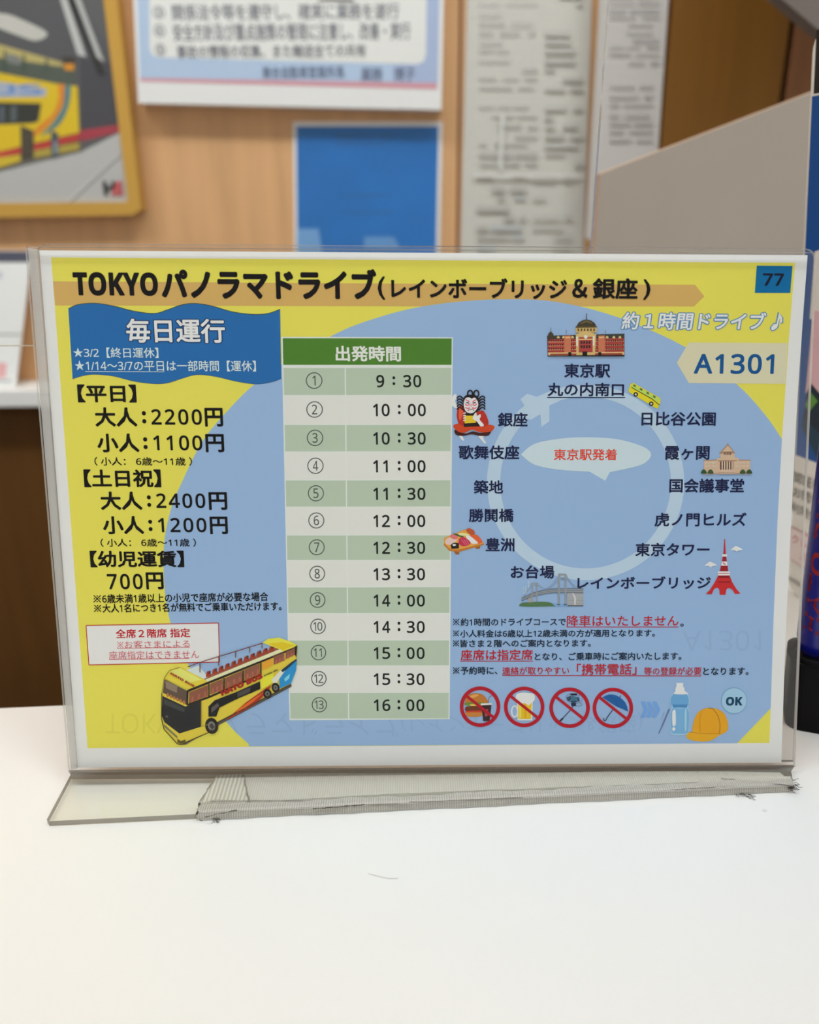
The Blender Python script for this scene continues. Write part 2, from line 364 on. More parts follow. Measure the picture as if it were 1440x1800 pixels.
w.poly(c1(*smooth([(345, 455), (375, 460), (360, 570), (310, 660), (220, 715), (280, 650), (330, 570), (340, 520)], 4)), R(80, 130, 138))
w.poly(c1((-300, 810), (0, 800), (100, 780), (420, 705), (420, 740), (100, 812), (0, 830), (-300, 880)), R(198, 62, 60))
w.poly(c1((0, 830), (110, 815), (112, 850), (0, 885), (-200, 900), (-200, 860)), R(214, 186, 50)); w.poly(c1((180, 795), (420, 750), (420, 790), (180, 835)), R(180, 160, 70))
w.poly(c1((110, 660), (180, 690), (182, 830), (115, 840)), R(78, 70, 58)); w.poly(c1((270, 690), (308, 700), (312, 825), (275, 835)), R(74, 88, 96))
w.poly(c1((285, 750), (305, 745), (305, 810), (288, 815)), R(140, 150, 158))
w.poly(c1((350, 1060), (640, 800), (650, 805), (370, 1068)), R(200, 200, 198))
w.text('H', (184, 318, 206, 344), R(52, 48, 50), 0.06); w.poly([(196, 344), (206, 318), (215, 318), (205, 344)], R(206, 92, 96)); w.poly([(207, 344), (214, 326), (215, 318), (217, 344)], R(206, 92, 96))
w.build('bus_print', fp)

# white notice board with a pale blue border
nb = empty('notice_board', on_y(510, 190, WALL_Y)); tag(nb, 'white notice board with pale blue border and grey printed lines above the blue paper', 'notice board')
bpy.context.view_layer.update()
wht = mat('board_white', (238, 237, 236), 0.4, 0.3)
board('panel', [(225, -200), (784, -200), (776, 193), (243, 181)], 0.932, wht, nb)
w = Wall(0.9318)
w.poly([(236, -190), (776, -190), (770, 148), (246, 138)], R(184, 205, 232)); w.poly([(700, -190), (776, -190), (770, 148), (690, 148)], R(174, 190, 222))
w.poly([(246, 137), (769, 146), (768, 157), (246, 143)], R(218, 158, 170))
w.poly([(262, -190)] + smooth([(752, -190), (749, 95), (745, 108), (733, 113), (280, 101), (268, 97), (263, 86)], 1, False), R(236, 236, 232))
ty = R(128, 130, 138)
for i, (t, bx) in enumerate([('③', (270, 11, 291, 33)), ('関係法令等を遵守し、確実に業務を遂行', (304, 6, 702, 37)), ('④', (272, 43, 292, 65)), ('安全方針及び重点施策の管理に注意し、改善・実行', (306, 40, 722, 73)), ('⑤', (274, 77, 292, 98)), ('事故の情報の収集、また輸送全ての共有', (312, 78, 644, 103))]):
    w.text(t, bx, ty, 0.02)
w.text('乗合自動車営業所長', (462, 116, 606, 139), R(122, 134, 162), 0.02); w.text('業務　博子', (635, 118, 730, 143), R(122, 132, 160), 0.02)
w.poly([(560, -2), (622, -2), (622, 3), (560, 2)], R(90, 84, 84))
w.build('notice_print', nb)

# blue paper in a white margin
bp_ = empty('blue_leaflet', on_y(645, 640, WALL_Y)); tag(bp_, 'plain blue paper with a thin white margin taped under the notice board', 'paper')
bpy.context.view_layer.update()
board('sheet', [(515, 214), (778, 214), (770, 600), (520, 600)], 0.9535, wht, bp_)
w = Wall(0.9533); w.poly([(521, 222), (771, 222), (764, 590), (524, 590)], noisy(mat('leaflet_blue', (40, 118, 196), 0.4), 14, 0.10))
for t, bx in (('定期観光のご案内', (592, 234, 692, 246)), ('ご利用の皆さまへ', (590, 250, 690, 257))): w.text(t, bx, R(52, 104, 160), 0.01)
for y0 in (342, 372): w.poly([(600, y0), (690, y0), (690, y0 + 3), (600, y0 + 3)], R(54, 108, 168))
w.poly([(522, 402), (560, 402), (566, 440), (566, 500), (522, 500)], R(118, 168, 220)); w.poly([(640, 416), (692, 416), (704, 436), (640, 436)], R(104, 156, 214))
w.build('leaflet_print', bp_)

# two long printed timetables pinned one beside the other
def rows(w, x0, x1, y0, y1, n, seed, m1, m2):
    rnd = random.Random(seed)
    for i in range(n):
        y = y0 + (y1 - y0) * i / n; h = (y1 - y0) / n * rnd.choice((0.35, 0.5, 0.6)); x = x0
        while x < x1 - 10:
            l = rnd.uniform(12, 60)
            if rnd.random() < 0.72: w.poly([(x, y), (min(x + l, x1), y), (min(x + l, x1), y + h), (x, y + h)], m1 if rnd.random() < .6 else m2)
            x += l + rnd.uniform(4, 16)
g1, g2 = R(190, 188, 182), R(198, 196, 190)
n1 = empty('printed_schedule', on_y(925, 600, WALL_Y)); tag(n1, 'wide pale grey printed schedule sheet hanging beside the blue paper', 'paper', 'printed schedule sheets')
bpy.context.view_layer.update()
pap = mat('schedule_paper', (210, 207, 199), 0.6, 0.2); pap2 = mat('schedule_paper_grey', (200, 195, 190), 0.6, 0.2)
board('sheet', [(824, -120), (1045, -120), (1020, 600), (806, 600)], 0.9525, pap, n1)
w = Wall(0.9523); rows(w, 842, 945, -60, 300, 22, 3, g1, g2); rows(w, 958, 1024, -60, 300, 22, 5, g2, g1); rows(w, 838, 925, 310, 500, 11, 8, g1, R(192, 196, 196)); rows(w, 936, 1005, 310, 500, 11, 9, g2, g1)
w.poly([(880, 202), (886, 202), (882, 300), (876, 300)], R(226, 226, 222)); w.poly([(832, 306), (1020, 306), (1020, 312), (832, 312)], R(226, 224, 218)); w.build('schedule_print', n1)
n2 = empty('printed_schedule', on_y(1110, 600, WALL_Y)); tag(n2, 'narrow pale grey printed schedule sheet between the wide one and the brown cabinet', 'paper', 'printed schedule sheets')
bpy.context.view_layer.update()
board('sheet', [(1062, -120), (1184, -120), (1146, 420), (1030, 420)], 0.9205, pap2, n2, t=0.003)
w = Wall(0.9203); rows(w, 1072, 1160, -60, 120, 14, 13, R(174, 169, 166), R(184, 179, 176)); rows(w, 1072, 1148, 135, 260, 8, 14, R(178, 173, 170), R(186, 180, 176)); w.build('schedule_print', n2)

# leaflet leaning on the ledge at the left
lf = empty('leaning_leaflet', on_y(10, 676, 0.925)); tag(lf, 'white leaflet with a navy top band leaning on the white ledge at left', 'leaflet')
bpy.context.view_layer.update()
P = [on_y(-110, 440, 0.951), on_y(56, 441, 0.951), on_y(28, 681, 0.918), on_y(-90, 681, 0.918)]
P[2].z = P[3].z = zl + 0.0006
D = Vector((0, 0.0022, 0.0003)); q = MB(); q.mesh(P + [p + D for p in P], [(0, 1, 2, 3), (7, 6, 5, 4)] + [(i, (i + 1) % 4, 4 + (i + 1) % 4, 4 + i) for i in range(4)], mat('leaflet_white', (240, 240, 238), 0.4, 0.3))
part(q.build('sheet'), lf)
def onl(x, y, k=1):                            # pixel -> leaflet plane
    n = (P[1] - P[0]).cross(P[3] - P[0]); d = Vector(ray(x, y)); o = Vector((0, 0, CAM_H)); t = n.dot(P[0] - o) / n.dot(d); return o + d * (t - 3e-4 * k)
q = MB(); q.face([onl(*p) for p in ((-100, 441), (54, 441.5), (52, 461), (-100, 461))], R(78, 80, 98)); part(q.build('navy_band'), lf)
q = MB(); q.face([onl(*p) for p in ((-40, 638), (12, 638), (10, 664), (-40, 664))], R(238, 182, 182)); part(q.build('pink_mark'), lf); q = MB(); q.face([onl(*p) for p in ((-60, 586), (38, 587), (38, 589.5), (-60, 589))], R(150, 148, 146))
q.face([onl(*p) for p in ((-70, 668), (20, 668), (19, 671), (-70, 671))], R(160, 160, 164)); q.face([onl(*p) for p in ((-10, 478), (4, 478), (3, 490), (-10, 490))], R(200, 204, 222))
part(q.build('leaflet_print'), lf)

# clear acrylic screen between the counter and the back wall
SY = 0.37
ac = empty('acrylic_screen', (0.0, SY, 0.0)); tag(ac, 'clear acrylic counter screen standing between the sign and the posters', 'screen')
bpy.context.view_layer.update()
scr = clear('screen_acrylic', (0.985, 0.985, 0.98), 0.012, (0.8, 0.78, 0.74), 0.05, 0.05); scre = clear('screen_edge', (0.78, 0.80, 0.76), 0.45, (0.9, 0.89, 0.86), 0.05, 0.1)
zlo = on_y(20, 609, SY).z; xr = on_y(1054, 250, SY).x
sp = [(-0.8, zlo), (xr, zlo), (xr, 0.62), (-0.8, 0.62)]
q = MB(); q.prism(sp, 0, 0.004, scr, scre, Matrix(((1, 0, 0, 0), (0, 0, 1, SY), (0, 1, 0, 0), (0, 0, 0, 1)))); part(q.build('pane'), ac)
for x in (-0.055, 0.075):
    q = MB(); q.box((x - 0.012, SY - 0.003, 0), (x + 0.012, SY + 0.007, zlo + 0.02), scre, 0.001); q.box((x - 0.02, SY - 0.03, 0), (x + 0.02, SY + 0.034, 0.004), scre, 0.001); part(q.build('foot'), ac)

# ------------------------------------------------------------------ the sign holder
holder = empty('sign_holder', on_z(720, 1370, 0)); tag(holder, 'clear acrylic slanted sign holder with a taped foot on the white counter', 'sign holder')
acr = clear('holder_acrylic', (0.99, 0.99, 0.985), 0.004, (0.8, 0.8, 0.78), 0.02, 0.03)
acb = clear('holder_back_acrylic', (0.95, 0.95, 0.945), 0.05, (0.75, 0.74, 0.72), 0.04, 0.05)
ace = clear('holder_edge', (0.86, 0.86, 0.85), 0.45, (0.93, 0.92, 0.91), 0.05, 0.1)
acd = clear('holder_edge_dull', (0.42, 0.40, 0.37), 0.5, (0.42, 0.40, 0.36), 0.04, 0.2)
acf = clear('foot_acrylic', (0.972, 0.968, 0.945), 0.03, (0.80, 0.78, 0.70), 0.02, 0.1)
acshade = clear('bend_acrylic_shade_tint', (0.34, 0.335, 0.315), 0.12, (0.28, 0.27, 0.24), 0.03, 0.15)  # dark tint paints in the shade strip below the paper
bpy.context.view_layer.update()
low = lambda p0, p1: acshade if max(p0[1], p1[1]) < -0.09 else ace
def loc2(pts): return [loc(*p) for p in pts]
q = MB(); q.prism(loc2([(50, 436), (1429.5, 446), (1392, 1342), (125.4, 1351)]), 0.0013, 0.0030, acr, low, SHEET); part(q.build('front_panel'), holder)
bk = smooth([(84, 428), (120, 427)], 1, False) + [(700, 431), (1405, 435.5)] + smooth([(1405, 435.5), (1424, 437), (1434, 444), (1437.5, 456)], 4, False) + [(1437, 480), (1398.5, 1341), (127.5, 1350), (56, 500)] + smooth([(56, 470), (60, 442), (70, 431), (84, 428)], 4, False)
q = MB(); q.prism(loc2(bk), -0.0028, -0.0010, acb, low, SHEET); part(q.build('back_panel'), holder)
q = MB(); q.prism(loc2([(51, 437), (67, 438), (136, 1350), (125.6, 1351)]), -0.0009, 0.0009, ace, ace, SHEET); part(q.build('side_strip', ), holder)['label'] = 'clear fold along the left side of the holder'
# small foot bend and foot
def lp(px, py, w): u, v = loc(px, py); return SHEET @ Vector((u, v, w))
fl = [on_z(124, 1362, 0.0026), on_z(1391, 1356, 0.0026), on_z(1396, 1381, 0.0026), on_z(1330, 1383, 0.0026), on_z(86, 1443.5, 0.0026), on_z(82.5, 1440, 0.0026)]
q = MB(); fz = [(p.x, p.y) for p in fl]; q.prism(fz, 0.0003, 0.0026, acf, acd); part(q.build('foot'), holder)
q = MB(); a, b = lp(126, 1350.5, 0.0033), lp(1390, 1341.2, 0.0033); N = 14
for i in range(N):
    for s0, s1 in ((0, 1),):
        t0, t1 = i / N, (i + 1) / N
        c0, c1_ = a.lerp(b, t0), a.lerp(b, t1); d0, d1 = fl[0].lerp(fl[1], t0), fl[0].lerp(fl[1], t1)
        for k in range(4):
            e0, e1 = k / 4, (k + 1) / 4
            q.face([c0.lerp(d0, e0), c1_.lerp(d1, e0), c1_.lerp(d1, e1), c0.lerp(d0, e1)], acshade)
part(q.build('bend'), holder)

# ribbed strapping tape wrapped over the broken foot, with its grubby edges
def tape_mat(name, base, alpha, scale, dark):
    mt = bpy.data.materials.new(name); mt.use_nodes = True; nt = mt.node_tree; b = nt.nodes['Principled BSDF']; out_ = nt.nodes['Material Output']
    tc = nt.nodes.new('ShaderNodeTexCoord'); wv = nt.nodes.new('ShaderNodeTexWave'); wv.wave_type = 'BANDS'; wv.bands_direction = 'X'
    wv.inputs['Scale'].default_value = scale; wv.inputs['Distortion'].default_value = 0.6; wv.inputs['Detail'].default_value = 1
    rp = nt.nodes.new('ShaderNodeValToRGB'); rp.color_ramp.elements[0].color = (*lin(dark), 1); rp.color_ramp.elements[1].color = (*lin(base), 1)
    bp = nt.nodes.new('ShaderNodeBump'); bp.inputs['Strength'].default_value = 0.35; bp.inputs['Distance'].default_value = 0.0004
    nt.links.new(tc.outputs['Object'], wv.inputs[0]); nt.links.new(wv.outputs[1], rp.inputs[0]); nt.links.new(rp.outputs[0], b.inputs['Base Color'])
    nt.links.new(wv.outputs[1], bp.inputs['Height']); nt.links.new(bp.outputs[0], b.inputs['Normal'])
    b.inputs['Roughness'].default_value = 0.32; b.inputs['Specular IOR Level'].default_value = 0.4
    tr = nt.nodes.new('ShaderNodeBsdfTransparent'); mx = nt.nodes.new('ShaderNodeMixShader'); mx.inputs[0].default_value = alpha
    nt.links.new(tr.outputs[0], mx.inputs[1]); nt.links.new(b.outputs[0], mx.inputs[2]); nt.links.new(mx.outputs[0], out_.inputs[0]); MATS[name] = mt; return mt
tm0 = tape_mat('tape_coarse', (244, 242, 230), 0.5, 190, (204, 199, 182)); tm1 = tape_mat('tape_ribbed', (238, 235, 222), 0.42, 330, (218, 214, 200)); tm2 = tape_mat('tape_grey', (214, 210, 200), 0.5, 330, (190, 185, 174)); tm3 = tape_mat('tape_shiny', (222, 218, 208), 0.7, 330, (186, 180, 170))
def flat(name, pts, z, m, par, th=0.0003):
    P = [on_z(x, y, z) for x, y in pts]; q = MB(); q.prism([(p.x, p.y) for p in P], z - th, z, m); return part(q.build(name), par)
fe = lambda x: 1443.5 + (x - 86) / (1396 - 86) * (1381 - 1443.5)                          # top front edge of the foot
tp = empty('tape', on_z(800, 1390, 0.003)); tp['label'] = 'ribbed clear strapping tape over the broken foot'; bpy.context.view_layer.update(); part(tp, holder); bpy.context.view_layer.update()
rj = random.Random(4)
jag = lambda x0, y0, x1, y1, n, a: [(x0 + (x1 - x0) * i / n + rj.uniform(-a, a), y0 + (y1 - y0) * i / n + rj.uniform(-a, a) * .6) for i in range(n + 1)]
flat('tape_strip', jag(381, 1363, 349, 1412, 8, 1.5) + [(347, fe(347)), (420, fe(420) - 1)] + jag(436, 1408, 428, 1361, 6, 1.2), 0.0031, tm0, tp)
flat('tape_strip', jag(427, 1360, 437, 1407, 6, 1.2) + [(470, 1408)] + jag(700, 1395, 1290, 1372, 20, 1.0) + jag(1390, 1373, 1372, 1358, 4, 1) + [(1270, 1356), (900, 1356), (640, 1357)], 0.0032, tm1, tp)
flat('tape_strip', jag(350, 1412, 346, fe(346) - 1, 4, 1.2) + [(600, fe(600) - .5), (1000, fe(1000) - .5), (1394, fe(1394))] + jag(1391, 1374, 1230, 1380, 14, 1.0) + jag(1230, 1380, 720, 1402, 20, 1.4) + jag(720, 1402, 480, 1406, 10, 1.2) + [(440, 1408), (378, 1405)], 0.0035, tm2, tp)
# tape folded down over the front edge
q = MB(); N = 80
for i in range(N):
    xa, xb = 346 + (1396 - 346) * i / N, 346 + (1396 - 346) * (i + 1) / N
    w0 = 0.0005 * math.sin(i * .37) + 0.0004 * math.sin(i * 1.3); w1 = 0.0005 * math.sin((i + 1) * .37) + 0.0004 * math.sin((i + 1) * 1.3)
    pr = []
    for x, wv_ in ((xa, w0), (xb, w1)):
        f = on_z(x, fe(x), 0.0026)
        pr.append([f + Vector((0, 0.0036 + wv_, 0.0011)), f + Vector((0, 0.0008, 0.0013)), f + Vector((0, -0.0006, 0.0006)), f + Vector((0, -0.0010 - wv_ * .3, -0.0010)), f + Vector((0, -0.0009 - wv_ * .4, -0.0022))])
    for k in range(4): q.face([pr[0][k], pr[1][k], pr[1][k + 1], pr[0][k + 1]], tm3, True)
part(q.build('tape_fold'), tp)
dirt = mat('tape_dirt', (78, 72, 64), 0.8); dirt2 = mat('tape_dirt_soft', (136, 129, 116), 0.8)
def scribble(pts, w, m, z):
    q = MB()
    for a, b in zip(pts[:-1], pts[1:]):
        A_, B_ = on_z(*a, z), on_z(*b, z); d = B_ - A_; n = Vector((-d.y, d.x, 0)).normalized() * w * (0.5 + 1.3 * rj.random()) / 2; q.face([A_ + n, B_ + n, B_ - n, A_ - n], m)
    part(q.build('grubby_edge'), tp)
scribble(jag(381, 1363, 349, 1412, 14, 1.6), 0.0004, dirt2, 0.00365); scribble(jag(428, 1361, 437, 1407, 14, 1.8), 0.0004, dirt2, 0.00365)
scribble(jag(350, 1412, 346, 1432, 8, 1.6), 0.0005, dirt, 0.0037); scribble(jag(440, 1408, 415, 1422, 7, 2), 0.0004, dirt2, 0.0037)
scribble(jag(416, 1424, 360, 1436, 14, 1.2), 0.0003, dirt, 0.0037); scribble(jag(550, 1422, 640, 1414, 18, 1.0), 0.00035, dirt, 0.0037)
scribble(jag(640, 1414, 720, 1413, 12, 1.0), 0.0003, dirt2, 0.0037); scribble(jag(370, 1408, 550, 1407, 20, .8), 0.00025, dirt2, 0.0037); scribble(jag(1080, 1385, 1108, 1389, 6, 1.6), 0.0003, dirt2, 0.0037)
scribble(jag(1268, 1368, 1392, 1381, 16, .8), 0.0003, dirt, 0.0037); scribble(jag(1180, 1388, 1300, 1380, 14, .8), 0.00025, dirt2, 0.0037); scribble(jag(720, 1410, 920, 1402, 20, .8), 0.00025, dirt2, 0.0037)
# frayed fibres of the tape at the right end, left end and under the front edge
q = MB()
def fibre(p, d, n=5, w=0.00012):
    p = Vector(p); d = Vector(d)
    for i in range(n):
        e = p + d + Vector((rj.uniform(-1, 1), rj.uniform(-1, 1), rj.uniform(-.6, .6))) * 0.0009
        e.z = max(e.z, 0.0002); s_ = Vector((0, 0, w)); s2 = Vector((w, w, 0)) * .7; q.face([p - s_, e - s_, e + s_, p + s_], dirt); q.face([p - s2, e - s2, e + s2, p + s2], dirt); p = e
for i in range(26): fibre(on_z(1388 + rj.uniform(-4, 3), 1380 + rj.uniform(-6, 8), 0.0025), (0.0004, -0.0001, 0))
for i in range(8): fibre(on_z(365 + rj.uniform(-16, 20), 1440, 0.001), (0.0002, -0.0003, -0.0002), 3)
for i in range(14): fibre(on_z(1305 + rj.uniform(-14, 16), 1396, 0.0012), (0.0004, -0.0002, -0.0003), 3)
part(q.build('frayed_fibre'), tp)['kind'] = 'stuff'

# ------------------------------------------------------------------ the sheet in the holder
q = MB(); q.prism(loc2([(69, 440), (1420, 448.5), (1411, 570), (1402, 700), (1394.5, 845), (1386.5, 1005), (1380, 1150), (1373.8, 1340.5), (136.7, 1349.4)]), -0.0004, 0.0, ink((226, 224, 220)), None); sheet = q.build('timetable_sheet'); sheet.matrix_world = SHEET
tag(sheet, 'printed bus tour timetable sheet in yellow and blue inside the acrylic holder', 'sheet')
YE, BL, TAN, NAVY, BLACK, RED, WHITE = (213, 202, 84), (140, 168, 204), (194, 158, 92), (24, 30, 66), (14, 10, 12), (174, 26, 38), (228, 226, 224)

P1 = Print(0)
RE = [(1398, 462), (1386.7, 600), (1375, 770), (1367, 915), (1360, 1089), (1353, 1306)]; PB = [(90, 452.5)] + RE + [(154, 1315)]
P1.poly(PB, YE)
P1.poly([(93, 494.5), (700, 498.5), (1222, 500.5), (1238.5, 521), (1220, 538.7), (700, 538.5), (97, 537)], TAN)
circ = smooth([(437.5, 1308), (400.5, 1271.8), (355, 1204), (322, 1152), (300.8, 1098), (290.5, 1045), (287.5, 987), (290.6, 940), (301.7, 890.6), (315.6, 857), (354, 779), (396, 726.7), (446, 676.7), (510, 631), (586, 589), (636, 567.5), (716, 544), (800, 531), (890, 526), (980, 531), (1086.7, 557.8), (1206.7, 611), (1295.6, 675.6), (1346.7, 731), (1374.8, 772)], 5, False)
P1.poly(circ + RE[3:5] + [(1355, 1245), (1296, 1306.5), (437.5, 1312)], BL)
P1.build('background_print')

P2 = Print(6)
P2.text('TOKYO', (128.7, 478.5, 277.7, 520), BLACK, 0.022, heavy=True); P2.text('パノラマドライブ', (283.6, 472, 662, 526), BLACK, 0.048)
P2.text('(', (664, 486, 677, 527), BLACK, 0.02); P2.text('レインボーブリッジ', (687.8, 489, 997, 525.5), BLACK, 0.03); P2.text('＆', (1005.8, 490, 1033, 524), BLACK, 0.03)
P2.text('銀座', (1042, 489, 1121, 526), BLACK, 0.03); P2.text(')', (1131, 491, 1143.5, 527), BLACK, 0.02)
P2.build('title_lettering')
P2 = Print(6)
P2.poly([(1330.4, 467), (1393.3, 467.5), (1389.3, 515), (1327, 515)], (0, 98, 152)); P2.text('77', (1341, 480.5, 1378, 502.5), (16, 14, 40), 0.0, heavy=True); P2.build('number_patch')
P2 = Print(6)
for dz, c in ((0.075, (84, 128, 170)), (0.02, (236, 238, 240))):
    g = 1.6 if dz > .05 else 0
    P2.text('約１時間ドライブ', (1092.4 - g, 549 - g, 1347 + g, 580 + g), c, dz, 0.12, tilt=0)
for g, c in ((2.0, (84, 128, 170)), (0, (236, 238, 240))):
    P2.poly(smooth([(1356 - g, 575), (1361, 569.5 - g), (1366.5 + g, 571), (1366 + g, 576), (1359, 580.5 + g), (1356 - g, 579)], 4), c)
    P2.poly([(1364.5 - g, 572), (1369.5 - g, 550 - g), (1375 + g, 558), (1375 + g, 566 + g), (1371 + g * .5, 569), (1372, 561), (1370.5, 559), (1367.5 + g, 573)], c)
P2.build('duration_lettering')
P2 = Print(6)
P2.poly([(1189.8, 637.8), (1211, 602), (1384.8, 603), (1380.6, 674.7), (1211, 673.5)], (200, 195, 166)); P2.text('A1301', (1220, 622, 1361, 657.5), (16, 78, 134), 0.026, space=1.1); P2.build('course_number_tag')

# blue waving banner
P3 = Print(6); C1 = crop(80, 440, 3.349)
top = C1((135, 345), (190, 320), (290, 312), (400, 328), (520, 358), (640, 372), (720, 350), (800, 322), (880, 313), (980, 328), (1100, 362), (1220, 377), (1310, 372), (1382, 347))
bot = C1((1388, 755), (1330, 775), (1240, 787), (1120, 770), (1000, 742), (890, 732), (800, 755), (720, 780), (640, 785), (520, 770), (400, 740), (290, 730), (220, 738), (160, 757))
top = smooth(top, 5, False); bot = smooth(bot, 5, False)
P3.poly(top + bot, (34, 98, 160)); P3.line(top, 1.3, (52, 70, 60)); P3.line(bot, 1.0, (40, 84, 130))
for g, dz, c in ((1.6, 0.066, (24, 44, 84)), (0, 0.024, (232, 234, 238))): P3.text('毎日運行', (221.8 - g, 560.3 - g, 395.6 + g, 602.7 + g), c, dz)
LB = (196, 216, 236)
P3.text('★3/2【終日運休】', (129, 611, 278.6, 629), LB, 0.01); P3.text('★1/14～3/7の平日は一部時間【運休】', (132, 633.5, 450, 652.5), LB, 0.01); P3.line([(150, 653), (289, 653.5)], 1.0, LB)
P3.build('daily_service_banner')

# price list
P4 = Print(6); T = lambda t, b, bo=0.02, c=BLACK, **k: P4.text(t, b, c, bo, up=False, **k)
T('【平日】', (136.4, 675.8, 239.7, 707.5), .03)
for y, h, row, x in ((716, 34, ('大人', '2200'), (167, 241, 249.7, 257, 266, 355, 360, 392)), (762, 33, ('小人', '1100'), (171, 244.7, 252, 259.4, 269.7, 355.8, 361.4, 394)), (864, 32.5, ('大人', '2400'), (176.7, 250, 258.6, 265.6, 274.7, 361, 367, 399.5)), (907, 32, ('小人', '1200'), (181, 253, 261, 268, 278, 363, 369, 400.5))):
    T(row[0], (x[0], y, x[1], y + h), .03); T(':', (x[2], y + 6.5, x[3], y + h - 5.5), .04); T(row[1], (x[4], y + 3.2, x[5], y + h - 3.2), .02, space=1.2); T('円', (x[6], y + 1, x[7], y + h), .03)
T('（ 小人： 6歳～11歳 ）', (166, 803.5, 337.8, 818.5), .018); T('【土日祝】', (147.5, 825, 283, 856.5), .03); T('（ 小人： 6歳～11歳 ）', (176.7, 946.5, 344.7, 961), .018)
T('【幼児運賃】', (158.5, 968, 323.6, 997), .03); T('700', (188.4, 1008.5, 251, 1036), .02, space=1.2); T('円', (256.7, 1006, 287.5, 1036), .03)
T('※6歳未満1歳以上の小児で座席が必要な場合', (163.6, 1042.5, 471.7, 1058.5), .02, tilt=4); T('※大人1名につき1名が無料でご乗車いただけます。', (164.7, 1059.5, 495, 1075), .02, tilt=4)
P4.build('price_list')
# red framed seat note
P4 = Print(6); fr = [(151.4, 1099.5), (384.3, 1095), (386, 1163.6), (156.5, 1168.7)]
P4.poly(fr, (226, 212, 214)); P4.line(fr + fr[:1], 1.6, (170, 50, 50))
P4.text('全席２階席 指定', (203.5, 1105, 334.4, 1121), RED, .025, tilt=2); P4.text('※お客さまによる', (205.5, 1125.5, 333.6, 1139), (190, 84, 96), .0, tilt=2); P4.line([(206, 1139.5), (334, 1137.5)], 1, (190, 84, 96))
P4.text('座席指定はできません', (191.8, 1143.5, 350, 1158.5), (190, 84, 96), .0, tilt=2); P4.line([(192, 1159), (333, 1157)], 1, (190, 84, 96)); P4.build('seat_note')

# departure table
P5 = Print(6); C6 = crop(490, 580, 4.645); C7 = crop(490, 900, 4.645)
def xl(y): return 496.5 + (y - 594) * (510 - 496.5) / (1264 - 594)
def xr_(y): return 795 + (y - 594) * (789.5 - 795) / (1264 - 594)
def xd(y): return 607 + (y - 646) * (613 - 607) / (1264 - 646)
rowy = [646, 695.3, 746.2, 794.3, 843.6, 891.4, 940.4, 985, 1031.6, 1078.5, 1125, 1170.5, 1217, 1264]
FRM = (206, 220, 206)
P5.poly([(xl(592) - 1.5, 592), (xr_(592) + 1.2, 593), (xr_(1264) + 1, 1264), (xl(1266) - 1, 1266)], FRM)
P5.poly([(xl(594) + .6, 594.5), (xr_(594) - .8, 595), (xr_(641) - .8, 641.4), (xl(641) + .6, 641.4)], (72, 118, 42))
for i in range(13):
    a, b = rowy[i] + .9, rowy[i + 1] - .9; c = (169, 183, 165) if i % 2 == 0 else (206, 206, 202)
    P5.poly([(xl(a) + .8, a), (xd(a) - 1, a), (xd(b) - 1, b), (xl(b) + .8, b)], c); P5.z -= 4e-6
    P5.poly([(xd(a) + 1, a), (xr_(a) - 1, a - .3), (xr_(b) - 1, b - .3), (xd(b) + 1, b)], c); P5.z -= 4e-6
P5.up(); P5.text('出発時間', (590, 608, 705, 635.5), (220, 232, 206), .03)
yc = [669, 719.8, 769.7, 818.7, 867, 914.8, 961.9, 1008.3, 1054.6, 1101, 1147, 1192.8, 1238.6]
for i, (n, tt) in enumerate(zip('①②③④⑤⑥⑦⑧⑨⑩⑪⑫⑬', ('9:30', '10:00', '10:30', '11:00', '11:30', '12:00', '12:30', '13:30', '14:00', '14:30', '15:00', '15:30', '16:00'))):
    y = yc[i]; x = 552.4 + (561.5 - 552.4) * i / 12; r = 14.6 - 1.2 * i / 12; k = i / 12; DK = (26, 30, 28); DG = (74, 82, 76)
    P5.ring(x, y, r, r, 1.7, DG, 40); P5.z -= 4e-6; nn = str(i + 1)
    if i < 9: P5.text(nn, (x - 4.6, y - 8.6, x + 4.6, y + 8.6) if nn != '1' else (x - 3.2, y - 8.6, x + 2.6, y + 8.6), DG, .008, up=False)
    else:
        P5.text('1', (x - 8.2, y - 7.6, x - 3.4, y + 7.6), DG, .008, up=False)
        P5.text(nn[1], (x - 1.2, y - 7.6, x + 7.6, y + 7.6) if nn[1] != '1' else (x + 1.2, y - 7.6, x + 6, y + 7.6), DG, .008, up=False)
    hh, mm_ = tt.split(':'); yy = y + 1; h2 = 11 - .7 * k; x1_ = 749.4 - 2.8 * k; x0_ = 654.7 + 1.3 * k
    D_ = 15.2
    def dig(ch, xa): P5.text(ch, (xa, yy - h2, xa + D_ - 1.2, yy + h2) if ch != '1' else (xa + 2.2, yy - h2, xa + 10.4, yy + h2), DK, .02, up=False)
    if i == 0: dig('9', 661.6); P5.text(':', (690, yy - 8.6, 695, yy + 7), DK, .03, up=False); dig('3', 709); dig('0', 726.6)
    else:
        dig(hh[0], x0_ - 1); dig(hh[1], x0_ + 16.3); P5.text(':', ((x0_ + x1_) / 2 - 2.5, yy - 9.4, (x0_ + x1_) / 2 + 2.5, yy + 7.4), DK, .03, up=False); dig(mm_[0], x1_ - 32); dig(mm_[1], x1_ - 14.5)
P5.build('departure_table')

